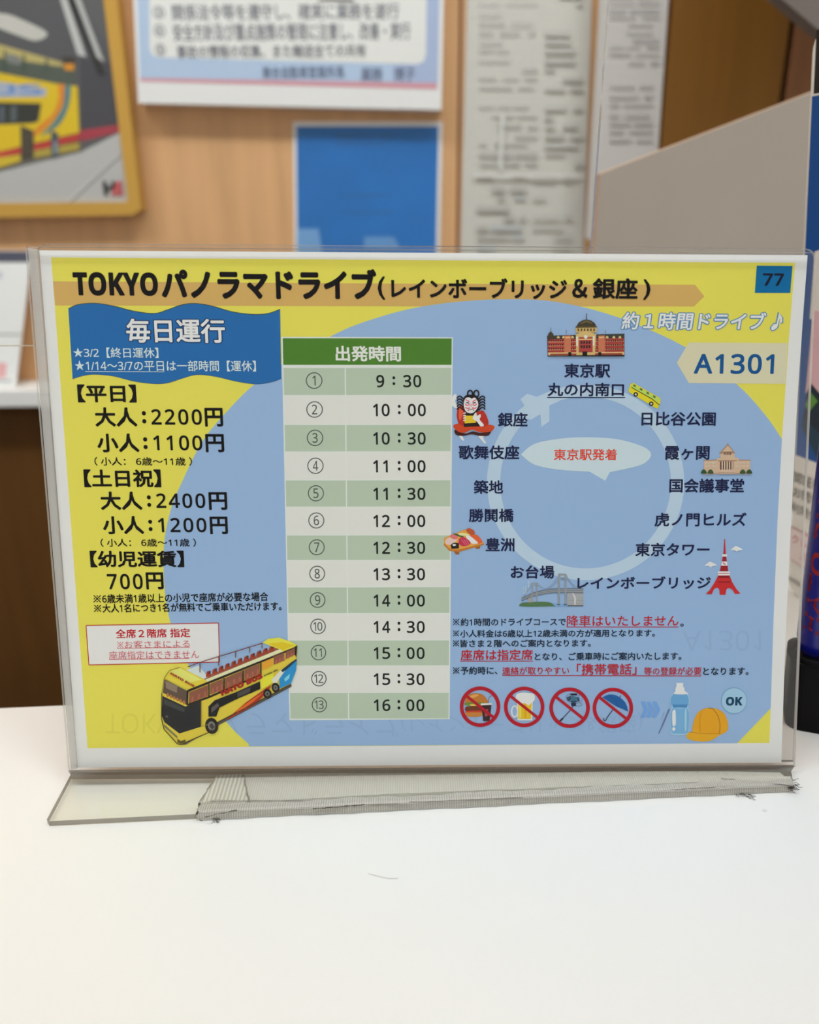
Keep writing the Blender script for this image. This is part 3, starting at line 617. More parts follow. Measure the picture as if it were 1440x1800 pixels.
# route map: loop arrow, speech bubble, place names
P6 = Print(6); LOOP = (172, 192, 216)
P6.ring(1029.5, 848, 173.5, 172, 23.5, LOOP, 90, wy=21)
P6.poly([(914.8, 702), (927, 692), (943, 697.6), (962, 690), (984, 684), (984, 705), (965.8, 713), (966, 740.6), (951.8, 751), (950, 728), (934, 738), (917, 735), (924, 716)], LOOP)
P6.poly(smooth([(915.6, 799), (940, 780), (985, 771), (1030, 768.5), (1085, 772), (1130, 785), (1144.7, 799), (1132, 815), (1101.7, 824)], 6, False) + [(1072, 830), (1064, 845), (1036, 829)] + smooth([(1036, 829), (985, 826), (940, 817), (915.6, 799)], 5, False), (186, 202, 212))
P6.build('loop_arrow_and_bubble')
P7 = Print(12)
for t, b in (('銀座', (875.4, 725, 927.6, 750)), ('歌舞伎座', (806.4, 782.8, 913, 807.6)), ('築地', (833, 844, 884.6, 868)), ('勝鬨橋', (824.4, 894, 903, 917.5)), ('豊洲', (853.7, 945.5, 904.5, 969.3)), ('東京駅', (992, 639, 1072.7, 664)), ('丸の内南口', (963, 672.8, 1097, 696.5)), ('日比谷公園', (1127.8, 724, 1258.4, 748.4)), ('霞ヶ関', (1169, 784, 1247.4, 808.3)), ('国会議事堂', (1176.8, 841.2, 1308.2, 866)), ('虎ノ門ヒルズ', (1151, 901, 1312, 925.4)), ('東京タワー', (1117, 954, 1247.5, 977.8)), ('レインボーブリッジ', (1015, 1013, 1249.5, 1035.5)), ('お台場', (897.6, 994, 974.6, 1017))):
    P7.text(t, b, NAVY, .024, up=False)
P7.line([(962, 698.6), (1099, 698.8)], 1.5, NAVY); P7.text('東京駅発着', (973.7, 789, 1084.7, 809), (208, 62, 40), .016); P7.build('place_names')

# notes at lower right
P8 = Print(6); DN = (26, 40, 58)
def N(t, b, c=DN, bo=.02): P8.text(t, b, c, bo, up=False)
N('※約1時間のドライブコースで', (795.6, 1086.2, 994.7, 1100.2)); N('降車はいたしません', (996.6, 1081.5, 1193, 1100.8), RED, .012); P8.line([(996, 1102), (1193, 1102)], 1.2, RED); N('。', (1196, 1096, 1202, 1101.5))
N('※小人料金は6歳以上12歳未満の方が適用となります。', (795.6, 1106.6, 1151.5, 1119.8)); N('※皆さま２階へのご案内となります。', (795.6, 1124, 1038.7, 1137.3))
N('座席は指定席', (810, 1141.5, 936.7, 1160.4), RED, .016); P8.line([(809, 1162), (937, 1162)], 1.2, RED); N('となり、ご乗車時にご案内いたします。', (940, 1146.5, 1198, 1160.5))
N('※予約時に、', (795.6, 1171.5, 874.5, 1185.5)); N('連絡が取りやすい', (883, 1172, 1000.5, 1185.5), RED, .012); N('「携帯電話」', (1014, 1166.5, 1119, 1186.2), RED, .016); N('等の登録が必要', (1132, 1172.5, 1233, 1186.2), RED, .012); N('となります。', (1236, 1173, 1316, 1186.5)); P8.line([(883, 1187), (1233, 1188)], 1.2, RED)
P8.build('conditions_lettering')

# faint lettering of the reverse side showing through
gm = clear('show_through', (0.955, 0.955, 0.955), 0.0, refl=-0.04)
def ghost(t, box):
    P9 = Print(4)
    x0, y0, x1, y1 = box; V, F, _ = glyphs(t, 0); P9.mb.mesh([(*loc(x0 + a * (x1 - x0), y0 + b * (y1 - y0)), P9.z) for a, b, _ in V], F, gm); P9.build('show_through')
ghost('A1301', (1200, 1108, 1338, 1144)); ghost('TOKYOパノラマドライブ', (186, 1252, 700, 1296)); ghost('(レインボーブリッジ&銀座)', (705, 1252, 1130, 1290));

# ------------------------------------------------------------------ pictures printed on the sheet
# large open-top double-decker
B = Print(14); k = crop(130, 950, 3.512)
p = lambda c, *pts: B.poly(k(*pts), c)
p((92, 88, 84), (650, 1262), (690, 1260), (900, 1136), (1345, 902), (1340, 880), (900, 1104), (700, 1240))
p((150, 92, 80), (800, 856), (830, 836), (1200, 676), (1230, 650), (1275, 668), (812, 862)); p((196, 206, 206), (690, 800), (770, 770), (830, 842), (800, 856))
for i in range(11):
    x = 815 + i * 39; y = 832 - i * 15.6; p((150, 62, 42), (x, y + 14), (x + 2, y - 14), (x + 10, y - 26), (x + 24, y - 20), (x + 36, y - 2), (x + 34, y + 4)); p((104, 44, 34), (x + 12, y - 8), (x + 20, y - 30), (x + 30, y - 26), (x + 28, y - 10))
p((210, 192, 66), (560, 848), (590, 800), (655, 780), (810, 858), (830, 874), (715, 920)); p((236, 222, 110), (590, 806), (655, 786), (790, 858), (700, 880))
p((222, 204, 70), (1165, 630), (1200, 605), (1270, 599), (1340, 624), (1380, 645), (1290, 684), (1262, 668)); p((206, 182, 40), (1200, 636), (1290, 626), (1360, 646), (1290, 676))
p((206, 186, 66), (715, 918), (810, 876), (1285, 682), (1380, 645), (1374, 760), (1340, 885), (900, 1112), (830, 1150), (835, 1180), (660, 1256), (640, 1250), (560, 1160), (545, 1095), (548, 935), (700, 1015))
p((232, 212, 170), (812, 858), (1270, 670), (1292, 684), (832, 876))
p((92, 76, 66), (560, 856), (697, 926), (695, 1012), (550, 938)); p((132, 116, 100), (566, 864), (640, 900), (636, 940), (570, 910))
for i in range(6): p((170, 112, 60), (570 + i * 20, 950 + i * 9), (582 + i * 20, 938 + i * 9), (590 + i * 20, 960 + i * 9), (578 + i * 20, 966 + i * 9))
p((44, 44, 46), (548, 958), (690, 1024), (786, 978), (786, 1148), (652, 1190), (560, 1120), (544, 1082)); p((62, 64, 64), (556, 976), (684, 1034), (684, 1060), (556, 1010)); p((96, 96, 92), (568, 1078), (582, 1082), (582, 1092), (568, 1088))
p((96, 84, 40), (640, 1222), (662, 1236), (690, 1226), (690, 1242), (660, 1254), (640, 1246)); p((120, 118, 84), (556, 1130), (640, 1206), (640, 1222), (560, 1150))
p((40, 34, 30), (697, 926), (709, 920), (706, 1014), (695, 1016)); p((46, 40, 34), (709, 918), (1376, 652), (1374, 664), (709, 934)); p((46, 40, 34), (706, 1006), (836, 958), (1160, 818), (1160, 830), (836, 972), (706, 1018))
BR = (132, 84, 66); RD = (164, 92, 74)
for q4 in (((714, 936), (828, 890), (828, 958), (710, 1004)), ((842, 884), (920, 852), (924, 918), (842, 950)), ((934, 848), (1040, 802), (1044, 866), (934, 912)), ((1053, 797), (1148, 758), (1148, 818), (1053, 860)), ((1234, 714), (1300, 690), (1300, 738), (1234, 766)), ((1308, 686), (1370, 660), (1368, 700), (1308, 732))):
    p(BR, *q4)
    (ax, ay), (bx, by), (cx, cy), (dx, dy) = q4
    for j in range(3):
        t = (j + .3) / 3; mx, my = ax + (bx - ax) * t, ay + (by - ay) * t; ex, ey = dx + (cx - dx) * t, dy + (cy - dy) * t
        p(RD, (mx + 4, my + (ey - my) * .45), (mx + 15, my + (ey - my) * .38), (ex + 18, ey - 4), (ex + 3, ey - 2))
p((210, 150, 50), (1162, 752), (1228, 722), (1228, 768), (1162, 802))
for xx, yy, y2 in ((835, 884, 960), (1046, 800, 868), (1155, 752, 822), (928, 848, 918)): p((40, 34, 30), (xx - 4, yy), (xx + 4, yy), (xx + 4, y2), (xx - 4, y2))
p((34, 34, 36), (832, 1022), (870, 985), (1000, 935), (1150, 868), (1152, 915), (1010, 975), (900, 1030), (880, 1085), (832, 1085)); p((86, 80, 80), (850, 1030), (890, 1000), (900, 1020), (850, 1062)); p((72, 68, 70), (1010, 938), (1090, 904), (1090, 930), (1012, 966))
p((26, 26, 28), (1002, 934), (1010, 931), (1010, 978), (1002, 980)); p((26, 26, 28), (1094, 894), (1102, 891), (1102, 938), (1094, 940))
p((226, 206, 60), (1152, 850), (1232, 812), (1236, 870), (1160, 918))
p((160, 52, 36), (940, 1106), (1060, 1000), (1190, 908), (1222, 890), (1200, 930), (1120, 1010), (960, 1098)); p((206, 96, 40), (1000, 1050), (1120, 966), (1180, 930), (1100, 1000), (1010, 1066))
p((44, 134, 190), (1268, 850), (1300, 800), (1376, 735), (1372, 800), (1342, 880), (1272, 912)); p((216, 206, 190), (1222, 856), (1280, 796), (1306, 800), (1270, 850), (1240, 902)); p((40, 60, 80), (1280, 800), (1340, 752), (1376, 728), (1376, 740), (1320, 790), (1290, 812)); p((120, 190, 220), (1300, 850), (1335, 820), (1330, 850), (1305, 870))
p((38, 30, 28), (1366, 652), (1380, 645), (1374, 720), (1364, 700))
for x, y, rx, ry in ((852, 1142, 36, 46), (1196, 944, 22, 26), (1246, 906, 20, 26)):
    q1 = k((x, y))[0]; B.ell(*q1, (rx + 4) / 3.512, (ry + 4) / 3.512, (40, 38, 36), 24, -.2); B.ell(*q1, rx * .62 / 3.512, ry * .62 / 3.512, (120, 116, 112), 20, -.2); B.ell(*q1, rx * .35 / 3.512, ry * .35 / 3.512, (66, 62, 60), 16, -.2)
B.line(k((705, 778), (775, 752), (1165, 632)), 1.6, (110, 62, 54))
for a, b in (((780, 752), (780, 812)), ((896, 716), (896, 772)), ((1000, 686), (1000, 720)), ((1086, 658), (1086, 690)), ((1163, 634), (1163, 664))): B.line(k(a, b), 1.5, (100, 58, 52))
B.text_along('HATO BUS', k((914, 958))[0], k((1172, 846))[0], 9.5, (150, 40, 34), .06, .1); B.text_along('O Solar Mio', k((1178, 838))[0], k((1262, 800))[0], 3.4, (70, 80, 50), .02)
B.text_along('HATO BUS', k((596, 822))[0], k((742, 904))[0], 3.6, (150, 60, 40), .06)
B.line(k((545, 940), (543, 1095), (558, 1162), (640, 1252), (662, 1258), (835, 1182), (900, 1116), (1340, 886)), 1.5, (66, 56, 40)); B.line(k((545, 940), (560, 846), (592, 800), (655, 782)), 1.0, (120, 100, 50)); B.line(k((790, 985), (792, 1146), (836, 1130)), 0.8, (150, 130, 50))
B.build('bus_picture')

# red-brick station with a dome
S = Print(14); k = crop(880, 540, 3.789); p = lambda c, *pts: S.poly(k(*pts), c)
BRK, CRM, ROOF = (160, 62, 58), (206, 176, 120), (58, 62, 56)
p((52, 46, 40), (310, 190), (825, 176), (825, 326), (313, 326)); p(BRK, (316, 214), (822, 206), (822, 304), (316, 308)); p(ROOF, (314, 192), (824, 176), (824, 204), (314, 212))
for i in range(3): S.line(k((316, 232 + i * 26), (822, 226 + i * 26)), 1.0, CRM)
for i in range(34):
    x = 322 + i * 14.7
    if 498 < x < 628: continue
    for y in (218, 246, 272): p((44, 34, 36), (x, y), (x + 5.5, y), (x + 5.5, y + 12), (x, y + 12)); S.z -= 4e-6
    S.up()
for x in (330, 375, 410, 440, 470, 660, 700, 745, 785): p(CRM, (x, 198), (x + 9, 190), (x + 18, 198), (x + 18, 208), (x, 208))
for x in (424, 650): p((186, 110, 80), (x, 190), (x + 44, 188), (x + 44, 318), (x, 318)); p(CRM, (x + 6, 198), (x + 38, 197), (x + 38, 206), (x + 6, 207))
p((70, 58, 44), (316, 180), (334, 160), (352, 180), (352, 212), (316, 212)); p(CRM, (316, 302), (822, 298), (822, 322), (316, 324)); p((150, 58, 52), (330, 310), (810, 306), (810, 318), (330, 320))
p((64, 56, 42), (505, 130), (518, 104), (545, 88), (572, 82), (600, 88), (626, 106), (638, 130)); p((104, 92, 60), (530, 106), (572, 88), (612, 106), (604, 112), (572, 98), (540, 112))
p((188, 158, 96), (500, 130), (640, 128), (640, 168), (500, 170)); p((84, 70, 44), (500, 128), (640, 126), (640, 136), (500, 138))
for i in range(6): p((86, 70, 48), (512 + i * 21, 142), (522 + i * 21, 142), (522 + i * 21, 160), (512 + i * 21, 160))
p((196, 168, 110), (500, 182), (530, 168), (566, 158), (604, 168), (636, 182), (628, 326), (504, 326)); p((216, 210, 196), (502, 196), (514, 196), (514, 258), (504, 258)); p((216, 210, 196), (614, 194), (626, 194), (624, 256), (614, 256))
p(BRK, (520, 200), (612, 198), (612, 300), (520, 302)); S.ell(*k((566, 198))[0], 3.2, 3.2, (236, 226, 200), 16)
for i in range(4):
    for y in (226, 254): p((46, 40, 42), (532 + i * 18, y), (544 + i * 18, y), (544 + i * 18, y + 18), (532 + i * 18, y + 18))
p(CRM, (520, 212), (612, 210), (612, 218), (520, 220)); p((26, 22, 22), (544, 296), (576, 296), (576, 326), (544, 326)); p((34, 26, 26), (450, 300), (470, 300), (470, 326), (450, 326)); p((34, 26, 26), (650, 300), (670, 300), (670, 326), (650, 326))
S.line(k((572, 84), (572, 40)), 1.2, (50, 54, 50))
for x, y in ((334, 160), (436, 176), (697, 176)): S.line(k((x, y), (x, y - 24)), .8, (60, 64, 56))
p((40, 32, 32), (312, 322), (824, 318), (824, 328), (312, 328)); S.build('station_picture')

# small yellow bus on the loop
S = Print(14); k = crop(880, 540, 3.789); p = lambda c, *pts: S.poly(k(*pts), c)
p((220, 196, 40), (866, 512), (884, 504), (1064, 606), (1066, 625), (1050, 670), (1040, 676), (856, 566), (852, 552)); p((170, 200, 90), (880, 512), (1058, 610), (1052, 632), (872, 530))
for i in range(4): p((92, 110, 60), (886 + i * 44, 512 + i * 24.4), (902 + i * 44, 521 + i * 24.4), (898 + i * 44, 534 + i * 24.4), (882 + i * 44, 524 + i * 24.4))
S.line(k((872, 534), (1010, 612), (1058, 652)), 1.3, (50, 46, 20))
for c in ((900, 581), (1003, 643)): S.ell(*k(c)[0], 4.0, 4.0, (30, 26, 24), 20); S.ell(*k(c)[0], 1.9, 1.9, (190, 186, 180), 16)
S.build('small_bus_picture')

# kabuki actor
S = Print(14); k = crop(780, 660, 5.294); p = lambda c, *pts: S.poly(k(*pts), c); sm = lambda c, *pts: S.poly(smooth(k(*pts), 5), c)
HB = (34, 26, 30); SK = (236, 226, 226)
sm(SK, (72, 220), (95, 180), (118, 176), (118, 215), (108, 240), (130, 300), (100, 300), (70, 260)); sm(SK, (140, 555), (165, 552), (190, 600), (180, 606), (160, 590)); sm(SK, (325, 565), (370, 562), (372, 590), (396, 628), (380, 632), (350, 600))
sm((62, 30, 26), (105, 505), (200, 540), (270, 520), (350, 535), (440, 500), (420, 556), (340, 562), (260, 548), (180, 562), (115, 552)); sm((190, 66, 34), (92, 462), (190, 440), (360, 452), (470, 470), (440, 520), (345, 530), (262, 505), (190, 535), (120, 512))
sm((170, 46, 36), (140, 290), (180, 280), (220, 350), (330, 330), (370, 330), (405, 390), (410, 462), (300, 478), (160, 462), (125, 400), (125, 330)); sm((206, 88, 60), (150, 300), (172, 300), (180, 360), (150, 420), (140, 360))
p((36, 26, 26), (185, 440), (330, 430), (350, 470), (190, 480)); p((220, 180, 40), (195, 372), (290, 372), (300, 440), (195, 446)); p((36, 26, 26), (190, 350), (300, 345), (290, 374), (200, 374))
for i in range(4): p(SK, (180, 350 + i * 22), (206, 342 + i * 22), (206, 352 + i * 22), (186, 360 + i * 22))
sm(SK, (270, 400), (290, 350), (305, 345), (310, 375), (340, 360), (345, 385), (335, 410), (374, 460), (345, 474), (310, 430))
for s_, cx in ((-1, 185), (1, 325)):
    for i in range(5):
        y0 = 200 + i * 26; S.line(smooth(k((cx, y0 + 20), (cx + s_ * 28, y0 - 6), (cx + s_ * 52, y0 - 2), (cx + s_ * 58, y0 + 14)), 4, False), 2.4, HB)
for cx in (246, 304): S.ring(*k((cx, 170))[0], 5.6, 7.2, 2.6, HB, 24)
sm(HB, (180, 250), (190, 200), (225, 180), (300, 185), (330, 230), (330, 300), (300, 345), (210, 345), (182, 300)); sm(SK, (188, 250), (204, 212), (236, 204), (262, 214), (290, 206), (316, 240), (320, 285), (290, 335), (250, 352), (208, 335), (188, 290)); p(HB, (236, 196), (290, 194), (262, 218))
PK = (206, 70, 92)
for s_ in (-1, 1):
    cx = 254
    S.line(k((cx + s_ * 14, 248), (cx + s_ * 30, 232), (cx + s_ * 52, 226)), 1.6, PK); S.line(k((cx + s_ * 14, 270), (cx + s_ * 36, 280), (cx + s_ * 56, 262)), 1.6, PK); S.line(k((cx + s_ * 10, 300), (cx + s_ * 36, 308), (cx + s_ * 52, 296)), 1.6, PK)
    S.line(k((cx + s_ * 16, 258), (cx + s_ * 44, 250)), 1.8, (60, 40, 60)); S.line(k((cx + s_ * 6, 262), (cx + s_ * 8, 290)), .9, PK)
S.line(smooth(k((226, 330), (240, 312), (254, 318), (268, 312), (284, 330)), 4, False), 1.2, (120, 40, 50)); S.build('kabuki_actor_picture')

# sushi tray
S = Print(14); k = crop(780, 880, 5.143); p = lambda c, *pts: S.poly(k(*pts), c); sm = lambda c, *pts: S.poly(smooth(k(*pts), 5), c)
p((150, 92, 34), (80, 440), (140, 458), (140, 486), (110, 486)); p((150, 92, 34), (280, 416), (330, 400), (328, 432), (296, 436)); p((214, 150, 62), (0, 340), (190, 260), (270, 290), (366, 384), (150, 440), (60, 440), (5, 385)); p((184, 112, 40), (5, 385), (60, 440), (150, 442), (366, 386), (366, 398), (140, 462), (55, 455), (0, 400))
sm((214, 92, 50), (236, 318), (300, 310), (350, 372), (296, 388)); sm((240, 238, 232), (200, 325), (236, 318), (310, 378), (290, 388), (250, 384)); sm((180, 50, 76), (140, 345), (180, 328), (236, 366), (236, 396), (180, 412), (138, 390))
for i in range(3): S.line(k((160 + i * 22, 350), (196 + i * 18, 400)), .8, (214, 120, 140))
sm((224, 182, 176), (20, 350), (70, 330), (120, 345), (100, 380), (60, 400), (20, 390)); sm((206, 110, 110), (55, 318), (80, 305), (125, 318), (120, 345), (80, 345))
p((34, 30, 30), (64, 398), (92, 378), (138, 384), (138, 430), (70, 436)); sm((60, 90, 50), (84, 296), (120, 300), (180, 310), (170, 328), (120, 318)); sm((222, 206, 150), (130, 300), (170, 290), (230, 305), (220, 318), (160, 316)); sm((176, 82, 48), (204, 262), (230, 248), (276, 272), (276, 306), (240, 306), (214, 284)); S.ell(*k((96, 400))[0], 3.2, 1.8, (230, 220, 210), 16); S.build('sushi_picture')

# parliament building
S = Print(14); k = crop(1090, 660, 5.76); p = lambda c, *pts: S.poly(k(*pts), c)
ST, SD, SB = (196, 168, 142), (160, 128, 106), (98, 70, 62)
p(ST, (848, 860), (980, 858), (980, 836), (1198, 832), (1206, 856), (1318, 858), (1318, 994), (848, 996)); p(SD, (846, 856), (980, 852), (980, 862), (846, 866)); p(SD, (1200, 852), (1322, 852), (1322, 862), (1200, 864))
p(ST, (1015, 790), (1160, 786), (1160, 836), (1015, 838)); p(SD, (1010, 782), (1082, 700), (1098, 700), (1160, 780)); p(ST, (1036, 770), (1086, 712), (1094, 712), (1140, 768)); p(SD, (1082, 704), (1090, 680), (1098, 704)); p(SD, (1006, 778), (1162, 774), (1162, 790), (1006, 792))
p(SD, (990, 858), (1182, 856), (1182, 868), (990, 870)); p(SB, (1012, 870), (1146, 868), (1146, 952), (1012, 954))
for i in range(5): p((214, 190, 168), (1028 + i * 25, 870), (1039 + i * 25, 870), (1039 + i * 25, 952), (1028 + i * 25, 952)); p(SB, (1052 + i * 16, 776), (1060 + i * 16, 776), (1060 + i * 16, 806), (1052 + i * 16, 806))
for x in (868, 900, 932, 962, 1178, 1218, 1250, 1286):
    for y in (876, 910): p((222, 206, 196), (x, y), (x + 14, y), (x + 14, y + 18), (x, y + 18)); p((150, 116, 110), (x + 5, y + 4), (x + 10, y + 4), (x + 10, y + 18), (x + 5, y + 18))
p((206, 180, 160), (1000, 954), (1160, 952), (1166, 996), (994, 996)); S.line(k((1000, 968), (1160, 966)), .8, SD); S.line(k((996, 982), (1164, 980)), .8, SD); p(SD, (846, 992), (1322, 990), (1322, 998), (846, 1000))
for x in (846, 914, 1240, 1306): S.poly(smooth(k((x - 26, 992), (x - 22, 966), (x, 950), (x + 22, 966), (x + 26, 992)), 4), (52, 78, 48))
S.build('parliament_picture')

# red and white tower with two clouds
S = Print(14); k = crop(1000, 880, 4.235); p = lambda c, *pts: S.poly(k(*pts), c)
TR_, TW = (186, 38, 42), (232, 220, 222)
p(TR_, (1158, 284), (1163, 284), (1168, 398), (1150, 398)); p(TW, (1142, 398), (1176, 398), (1178, 416), (1140, 416)); p((146, 30, 40), (1146, 416), (1172, 416), (1176, 452), (1140, 452)); p(TW, (1138, 452), (1178, 452), (1180, 484), (1134, 484)); p((190, 60, 70), (1148, 458), (1168, 474), (1164, 480), (1144, 464))
p((146, 30, 40), (1132, 484), (1182, 484), (1186, 524), (1124, 524)); p(TW, (1108, 526), (1198, 526), (1196, 556), (1112, 556)); p((190, 90, 96), (1114, 538), (1192, 538), (1192, 544), (1114, 544))
S.poly(k((1112, 556), (1196, 556), (1216, 606), (1246, 656), (1278, 692), (1236, 694)) + smooth(k((1236, 694), (1218, 664), (1190, 650), (1172, 664), (1166, 700)), 4, False) + k((1122, 700)) + smooth(k((1122, 700), (1120, 664), (1104, 648), (1080, 660), (1064, 696)), 4, False) + k((1020, 694), (1050, 664), (1086, 606)), TR_)
p((120, 26, 32), (1116, 560), (1192, 560), (1196, 574), (1110, 574)); p((140, 28, 36), (1110, 600), (1200, 600), (1206, 612), (1104, 612))
for cx, cy in ((1249, 357), (1056, 473)): S.poly(smooth(k((cx - 44, cy + 10), (cx - 30, cy - 4), (cx - 8, cy - 20), (cx + 14, cy - 12), (cx + 30, cy - 4), (cx + 44, cy + 8), (cx + 12, cy + 14), (cx, cy + 22), (cx - 16, cy + 12)), 4), (238, 234, 226))
S.build('tower_picture')

# suspension bridge
S = Print(14); k = crop(780, 880, 5.143); p = lambda c, *pts: S.poly(k(*pts), c)
GR, GD = (138, 144, 150), (98, 104, 112)
for x0_, y0_, y1_ in ((716, 780, 850), (735, 770, 850), (762, 730, 845)):
    for j in range(5): p((176, 200, 224), (x0_, y0_ + j * 14), (x0_ + 14, y0_ + j * 14), (x0_ + 14, y0_ + j * 14 + 9), (x0_, y0_ + j * 14 + 9)); S.z -= 4e-6
S.up(); p((120, 160, 205), (990, 930), (1130, 930), (1130, 958), (990, 958)); S.poly(smooth(k((704, 925), (760, 918), (880, 914), (960, 920), (1000, 946), (996, 954), (704, 956)), 4), (78, 110, 74))
p((168, 170, 174), (1120, 830), (1262, 830), (1262, 952), (1120, 952))
for i in range(11): S.line(k((1122, 838 + i * 10.5), (1262, 838 + i * 10.5)), .7, (132, 134, 140))
p((196, 196, 198), (1170, 830), (1196, 880), (1192, 950), (1180, 950), (1180, 880), (1160, 832)); p((90, 92, 98), (1120, 942), (1262, 942), (1262, 954), (1120, 954))
p((150, 148, 150), (762, 870), (804, 860), (804, 918), (762, 920))
dk = smooth(k((704, 880), (760, 856), (830, 828), (930, 806), (1030, 796), (1262, 796)), 4, False); d2 = smooth(k((1262, 832), (1030, 830), (930, 838), (830, 858), (760, 880), (704, 906)), 4, False)
S.poly(dk + d2, GR); S.line(dk, 1.2, (84, 94, 112)); S.line(d2, 1.2, (84, 94, 112)); S.line(smooth(k((704, 892), (830, 843), (930, 822), (1030, 814), (1262, 814)), 4, False), .8, GD)
for x0_, x1_, y0_, y1_ in ((796, 846, 744, 916), (1036, 1108, 660, 940)):
    w_ = (x1_ - x0_) * .22; p(GR, (x0_, y0_), (x0_ + w_, y0_), (x0_ + w_ - 3, y1_), (x0_ - 3, y1_)); p(GR, (x1_ - w_, y0_), (x1_, y0_), (x1_ + 3, y1_), (x1_ - w_ + 3, y1_)); p(GR, (x0_, y0_), (x1_, y0_), (x1_, y0_ + 16), (x0_, y0_ + 16))
p((90, 96, 104), (1024, 934), (1052, 934), (1052, 944), (1024, 944)); p((90, 96, 104), (1084, 934), (1114, 934), (1114, 944), (1084, 944))
S.line(k((1058, 690), (1090, 720)), .7, GD); S.line(k((1090, 690), (1058, 720)), .7, GD)
for cb_ in (((846, 748), (930, 796), (1036, 690)), ((846, 756), (900, 790), (960, 790), (1036, 720)), ((1108, 668), (1150, 740), (1220, 792)), ((1108, 690), (1160, 760), (1200, 794)), ((796, 748), (750, 830), (716, 870))): S.line(smooth(k(*cb_), 5, False), .8, (128, 142, 160))
S.build('bridge_picture')

# four prohibition symbols
CEN = [(844, 1242), (921.5, 1242.4), (1001.3, 1243.8), (1077.4, 1244.3)]; RR = 35.6
def disc(name, cx, cy, draw):
    S = Print(14); draw(S); a = math.radians(38); d = (RR - 4)
    S.ring(cx, cy, RR, RR, 6.4, (168, 24, 40), 60)
    S.line([(cx - d * math.cos(a) * .98, cy - d * math.sin(a)), (cx + d * math.cos(a) * .98, cy + d * math.sin(a))], 5, (168, 24, 40)); S.build(name)
k7 = crop(790, 1190, 4.235)
def burger(S):
    p = lambda c, *pts: S.poly(smooth(k7(*pts), 5), c)
    p((180, 112, 48), (118, 182), (135, 140), (190, 120), (250, 132), (285, 175), (275, 192), (130, 192)); p((214, 152, 80), (140, 160), (170, 132), (220, 132), (190, 150)); p((110, 130, 50), (122, 190), (200, 186), (282, 192), (276, 212), (130, 212)); p((226, 182, 80), (150, 205), (230, 205), (222, 250), (200, 230))
    p((104, 54, 34), (124, 222), (200, 214), (250, 222), (240, 256), (130, 256)); p((190, 60, 40), (130, 252), (240, 250), (236, 266), (134, 266)); p((186, 120, 56), (126, 264), (240, 264), (232, 292), (150, 296), (128, 284))
    q = lambda c, *pts: S.poly(k7(*pts), c); q((58, 36, 40), (238, 204), (314, 200), (300, 326), (252, 328)); q((216, 206, 204), (234, 196), (316, 192), (316, 206), (236, 210)); q((150, 66, 72), (262, 240), (290, 236), (284, 290), (264, 292)); S.line(k7((288, 196), (296, 150), (316, 138)), 1, (110, 90, 110))
def beer(S):
    p = lambda c, *pts: S.poly(smooth(k7(*pts), 5), c); q = lambda c, *pts: S.poly(k7(*pts), c)
    S.ring(*k7((486, 256))[0], 6.5, 11, 2.6, (226, 226, 222), 30); q((214, 216, 214), (502, 150), (622, 150), (616, 322), (508, 322)); q((228, 176, 40), (512, 190), (614, 190), (608, 312), (514, 312)); q((244, 206, 90), (520, 196), (534, 196), (534, 306), (522, 306)); q((206, 150, 24), (560, 200), (574, 200), (572, 306), (560, 306))
    p((240, 238, 230), (496, 165), (500, 128), (540, 116), (590, 118), (632, 128), (634, 170), (612, 190), (590, 210), (560, 194), (520, 198))
def selfie(S):
    q = lambda c, *pts: S.poly(k7(*pts), c); S.line(k7((830, 322), (896, 252), (930, 200)), 1.6, (70, 78, 96)); S.line(k7((822, 328), (846, 306)), 3, (40, 44, 56)); S.ring(*k7((962, 204))[0], 6.5, 3.6, 1.2, (110, 130, 160), 24)
    q((46, 70, 100), (872, 150), (905, 140), (965, 150), (972, 178), (930, 192), (880, 182)); q((26, 34, 48), (898, 122), (950, 122), (950, 136), (898, 136)); S.ring(*k7((890, 154))[0], 5.5, 7, 1.1, (120, 140, 170), 24); S.ring(*k7((968, 162))[0], 5.5, 7, 1.1, (120, 140, 170), 24)
    q((30, 44, 66), (905, 190), (944, 192), (940, 216), (908, 214)); S.ell(*k7((930, 160))[0], 5, 4, (60, 110, 130), 20)
def umbrella(S):
    S.poly(smooth(k7((1140, 150), (1190, 130), (1250, 140), (1310, 190), (1332, 258)), 6, False) + smooth(k7((1332, 258), (1290, 238), (1240, 216), (1190, 184), (1140, 150)), 4, False), (32, 88, 150)); S.line(smooth(k7((1180, 132), (1230, 170), (1260, 226)), 5, False), .8, (20, 66, 120))
    S.line(k7((1268, 150), (1276, 136)), 1.2, (40, 60, 90)); S.line(k7((1222, 236), (1172, 304)), 1.5, (40, 52, 74)); S.line(smooth(k7((1172, 304), (1164, 322), (1150, 322), (1150, 306)), 4, False), 1.5, (40, 52, 74))
for nm, c, dr in (('no_food_symbol', CEN[0], burger), ('no_beer_symbol', CEN[1], beer), ('no_selfie_stick_symbol', CEN[2], selfie), ('no_umbrella_symbol', CEN[3], umbrella)): disc(nm, *c, dr)

